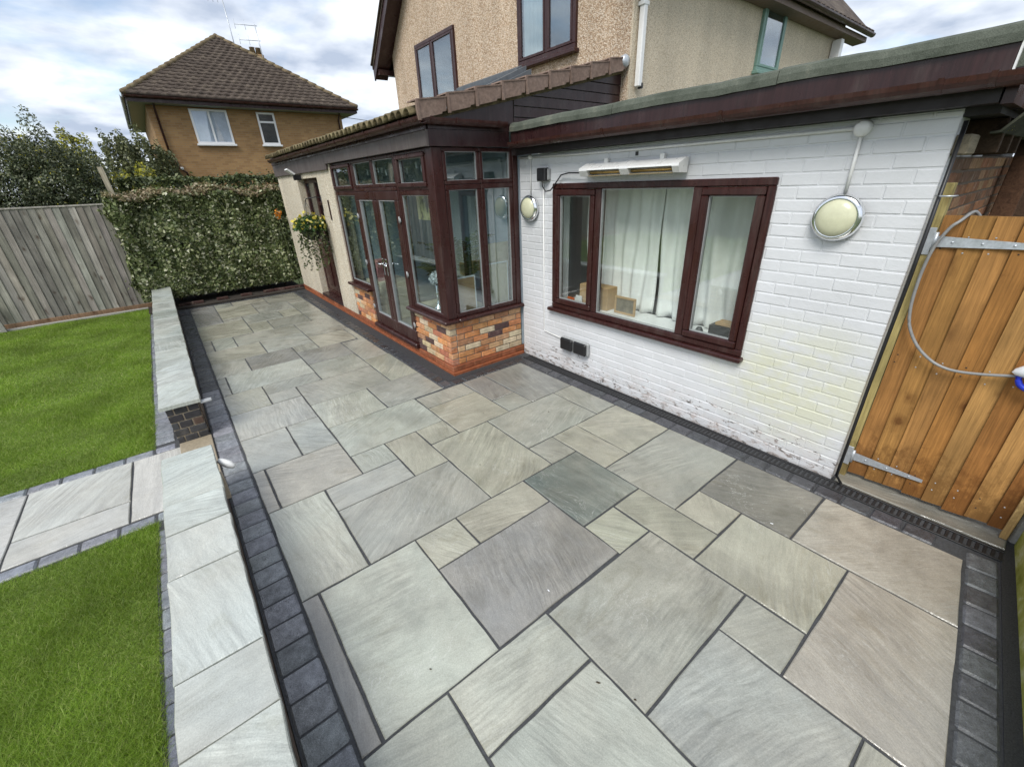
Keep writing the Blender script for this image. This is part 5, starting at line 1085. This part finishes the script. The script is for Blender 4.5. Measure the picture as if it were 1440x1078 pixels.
white_window(2.17, 3.40, 3.82, 4.97, 2.78); white_window(4.43, 5.09, 3.82, 4.96, None, 4.62)
for xx in (1.16, 7.70): MB().tube([(xx, YN-.42, ez-.08), (xx, YN-.40, ez-.15), (xx, YN-.07, ez-.42), (xx, YN-.06, 0)], .038, 8).build('downpipe', GUTTER, nb)
t = thing('flue_pipe', (1.45, YN, 2.9), 'small bent brown pipe with a white fitting on the brick house wall', 'pipe')
MB().tube([(1.25, YN-.05, 3.25), (1.30, YN-.10, 3.20), (1.30, YN-.10, 3.0), (1.5, YN-.10, 2.82), (1.5, YN-.06, 2.72)], .035).build('pipe', GUTTER, t); MB().lathe([(0, 0), (.05, 0), (.05, .09), (0, .10)], (1.38, YN-.14, 2.93), n=10).build('fitting', WHITE_PL, t)
for zz in (3.2, 2.85): pass
t = thing('chimney', (5.5, 27, 8), 'small buff chimney top showing above the far hip', 'chimney')
MB().box(5.9, 6.5, 27.2, 27.8, 6.5, 8.05, .02).build('stack', FARBRICK, t); MB().lathe([(0, 0), (.14, 0), (.11, .28), (.13, .30), (0, .31)], (6.1, 27.5, 8.05), n=12).build('pot', HIPT, t)
MB().lathe([(0, 0), (.14, 0), (.11, .28), (.13, .30), (0, .31)], (6.36, 27.5, 8.05), n=12).build('pot', HIPT, t)
def aerial(label, base, h, booms, lean=0):
    t = thing('tv_aerial', base, label, 'aerial', 'aerials on the neighbouring roof'); x, y, z = base
    MB().tube([(x, y, z), (x-lean, y, z+h)], .022, 6).build('mast', STEEL, t)
    for (dz, L, nn) in booms:
        zz = z+h-dz; MB().tube([(x-lean-L, y, zz-.05), (x-lean+.1, y, zz)], .014, 6).build('boom', STEEL, t)
        for k in range(nn): xx = x-lean-L+L*k/max(1, nn-1); MB().tube([(xx, y, zz-.22), (xx, y, zz+.16)], .008, 5).build('element', STEEL, t)
    return t
aerial('tall thin television aerial behind the roof peak', (5.15, 26.2, 7.0), 2.75, [(.02, .55, 4)], .05)
aerial('television aerial with two arms right of the roof peak', (6.45, 27.2, 7.2), 2.0, [(.05, .85, 3), (.62, .80, 3)], .05)
# white garden canopy peeping over the hedge
o = MB().prism([(3.75, 2.42), (5.2, 2.42), (5.1, 2.62), (4.5, 2.74), (4.0, 2.62)], 17.0, 18.4, 'y').build('garden_canopy', WINWHITE); tag(o, 'white canopy top just visible between the hedge and conservatory', 'canopy')
# overhead wire
o = MB().tube([(8.0, 22.4, 5.0), (14, 22.6, 4.55), (20, 23, 4.4)], .012, 5).build('overhead_wire', BLACK_PL); tag(o, 'thin overhead wire leaving the right eave of the brick house', 'wire')

# ================================================================== HANGING BASKET AND SMALL FITTINGS
t = thing('hanging_basket', (2.06, 8.1, 1.38), 'hanging basket of yellow flowers with trailing ivy on the rendered wall', 'hanging basket')
MB().lathe([(0, -.17), (.09, -.15), (.16, -.07), (.185, 0), (.175, 0), (0, -.02)], (2.04, 8.1, 1.46), n=20).build('basket', BLACK_PL, t)
MB().tube([(2.278, 8.0, 1.95), (2.20, 8.03, 1.97), (2.06, 8.09, 1.95), (2.04, 8.1, 1.91)], .008).tube([(2.275, 8.0, 1.75), (2.275, 8.0, 1.99)], .008).build('bracket', BLACK_PL, t)
for a in range(3): MB().tube([(2.04, 8.1, 1.91), (2.04+.17*math.cos(a*2.1), 8.1+.17*math.sin(a*2.1), 1.47)], .003, 5).build('chain', BLACK_PL, t)
P = rng.normal(size=(900, 3)); P /= np.linalg.norm(P, axis=1)[:, None]; P[:, 2] = np.abs(P[:, 2])*.8; P = P*.29*(.6+.45*rng.random((900, 1)))+np.array([2.04, 8.1, 1.46]); V, F = leaves(P, .055); raw_mesh('foliage', V, F, PALM, (2.04, 8.1, 1.46), t)['kind'] = 'stuff'
P = rng.normal(size=(95, 3)); P /= np.linalg.norm(P, axis=1)[:, None]; P[:, 2] = np.abs(P[:, 2])*.9+.05; P = P*.28*(.75+.3*rng.random((95, 1)))+np.array([2.04, 8.1, 1.49]); V, F = leaves(P, .058, P-np.array([2.04, 8.1, 1.4]), .95, .4); raw_mesh('flower', V, F, PETAL, (2.04, 8.1, 1.46), t)['kind'] = 'stuff'
Ps = []
for k in range(22):
    a = random.uniform(-3.1, .4); L = random.uniform(.2, .66); n = int(L*70)
    for i in range(n):
        u = i/n; r_ = .18+.10*math.sin(min(1, u*3)*1.57); Ps.append((2.04+r_*math.cos(a)*.8+random.uniform(-.03, .03), 8.1+r_*math.sin(a)+random.uniform(-.03, .03), 1.47+.04*math.sin(u*3)-L*u))
V, F = leaves(np.array(Ps), .05); raw_mesh('trailing_ivy', V, F, CLIP, (2.04, 8.1, 1.3), t)['kind'] = 'stuff'
t = thing('orange_flowers', (1.98, 10.4, 1.4), 'small orange flower spray against the end of the ivy hedge', 'flowers')
P = rng.normal(size=(40, 3))*.045+np.array([2.08, 10.7, 1.62]); V, F = leaves(P, .06); raw_mesh('petal', V, F, ORANGE, (2.08, 10.7, 1.6), t)['kind'] = 'stuff'; MB().tube([(2.22, 10.95, .1), (2.15, 10.85, .9), (2.08, 10.7, 1.6)], .008, 6).build('stem', CLIP, t)
t = thing('flood_light', (2.2, 8.9, 2.3), 'white floodlight on a black bracket below the grey fascia', 'flood light')
MB().box(2.13, 2.26, 8.86, 8.90, 2.24, 2.33, .006).build('bracket', BLACK_PL, t); mb = MB(); mb.prism([(2.03, 2.405), (2.05, 2.425), (2.16, 2.345), (2.14, 2.325)], 8.80, 8.98, 'y').build('lamp_head', WHITE_PL, t)
o = MB().box(2.262, 2.277, 7.62, 7.66, 1.62, 1.92, .004).build('wall_thermometer', ROSE_D); tag(o, 'thin brown thermometer strip on the rendered wall by the basket', 'thermometer')
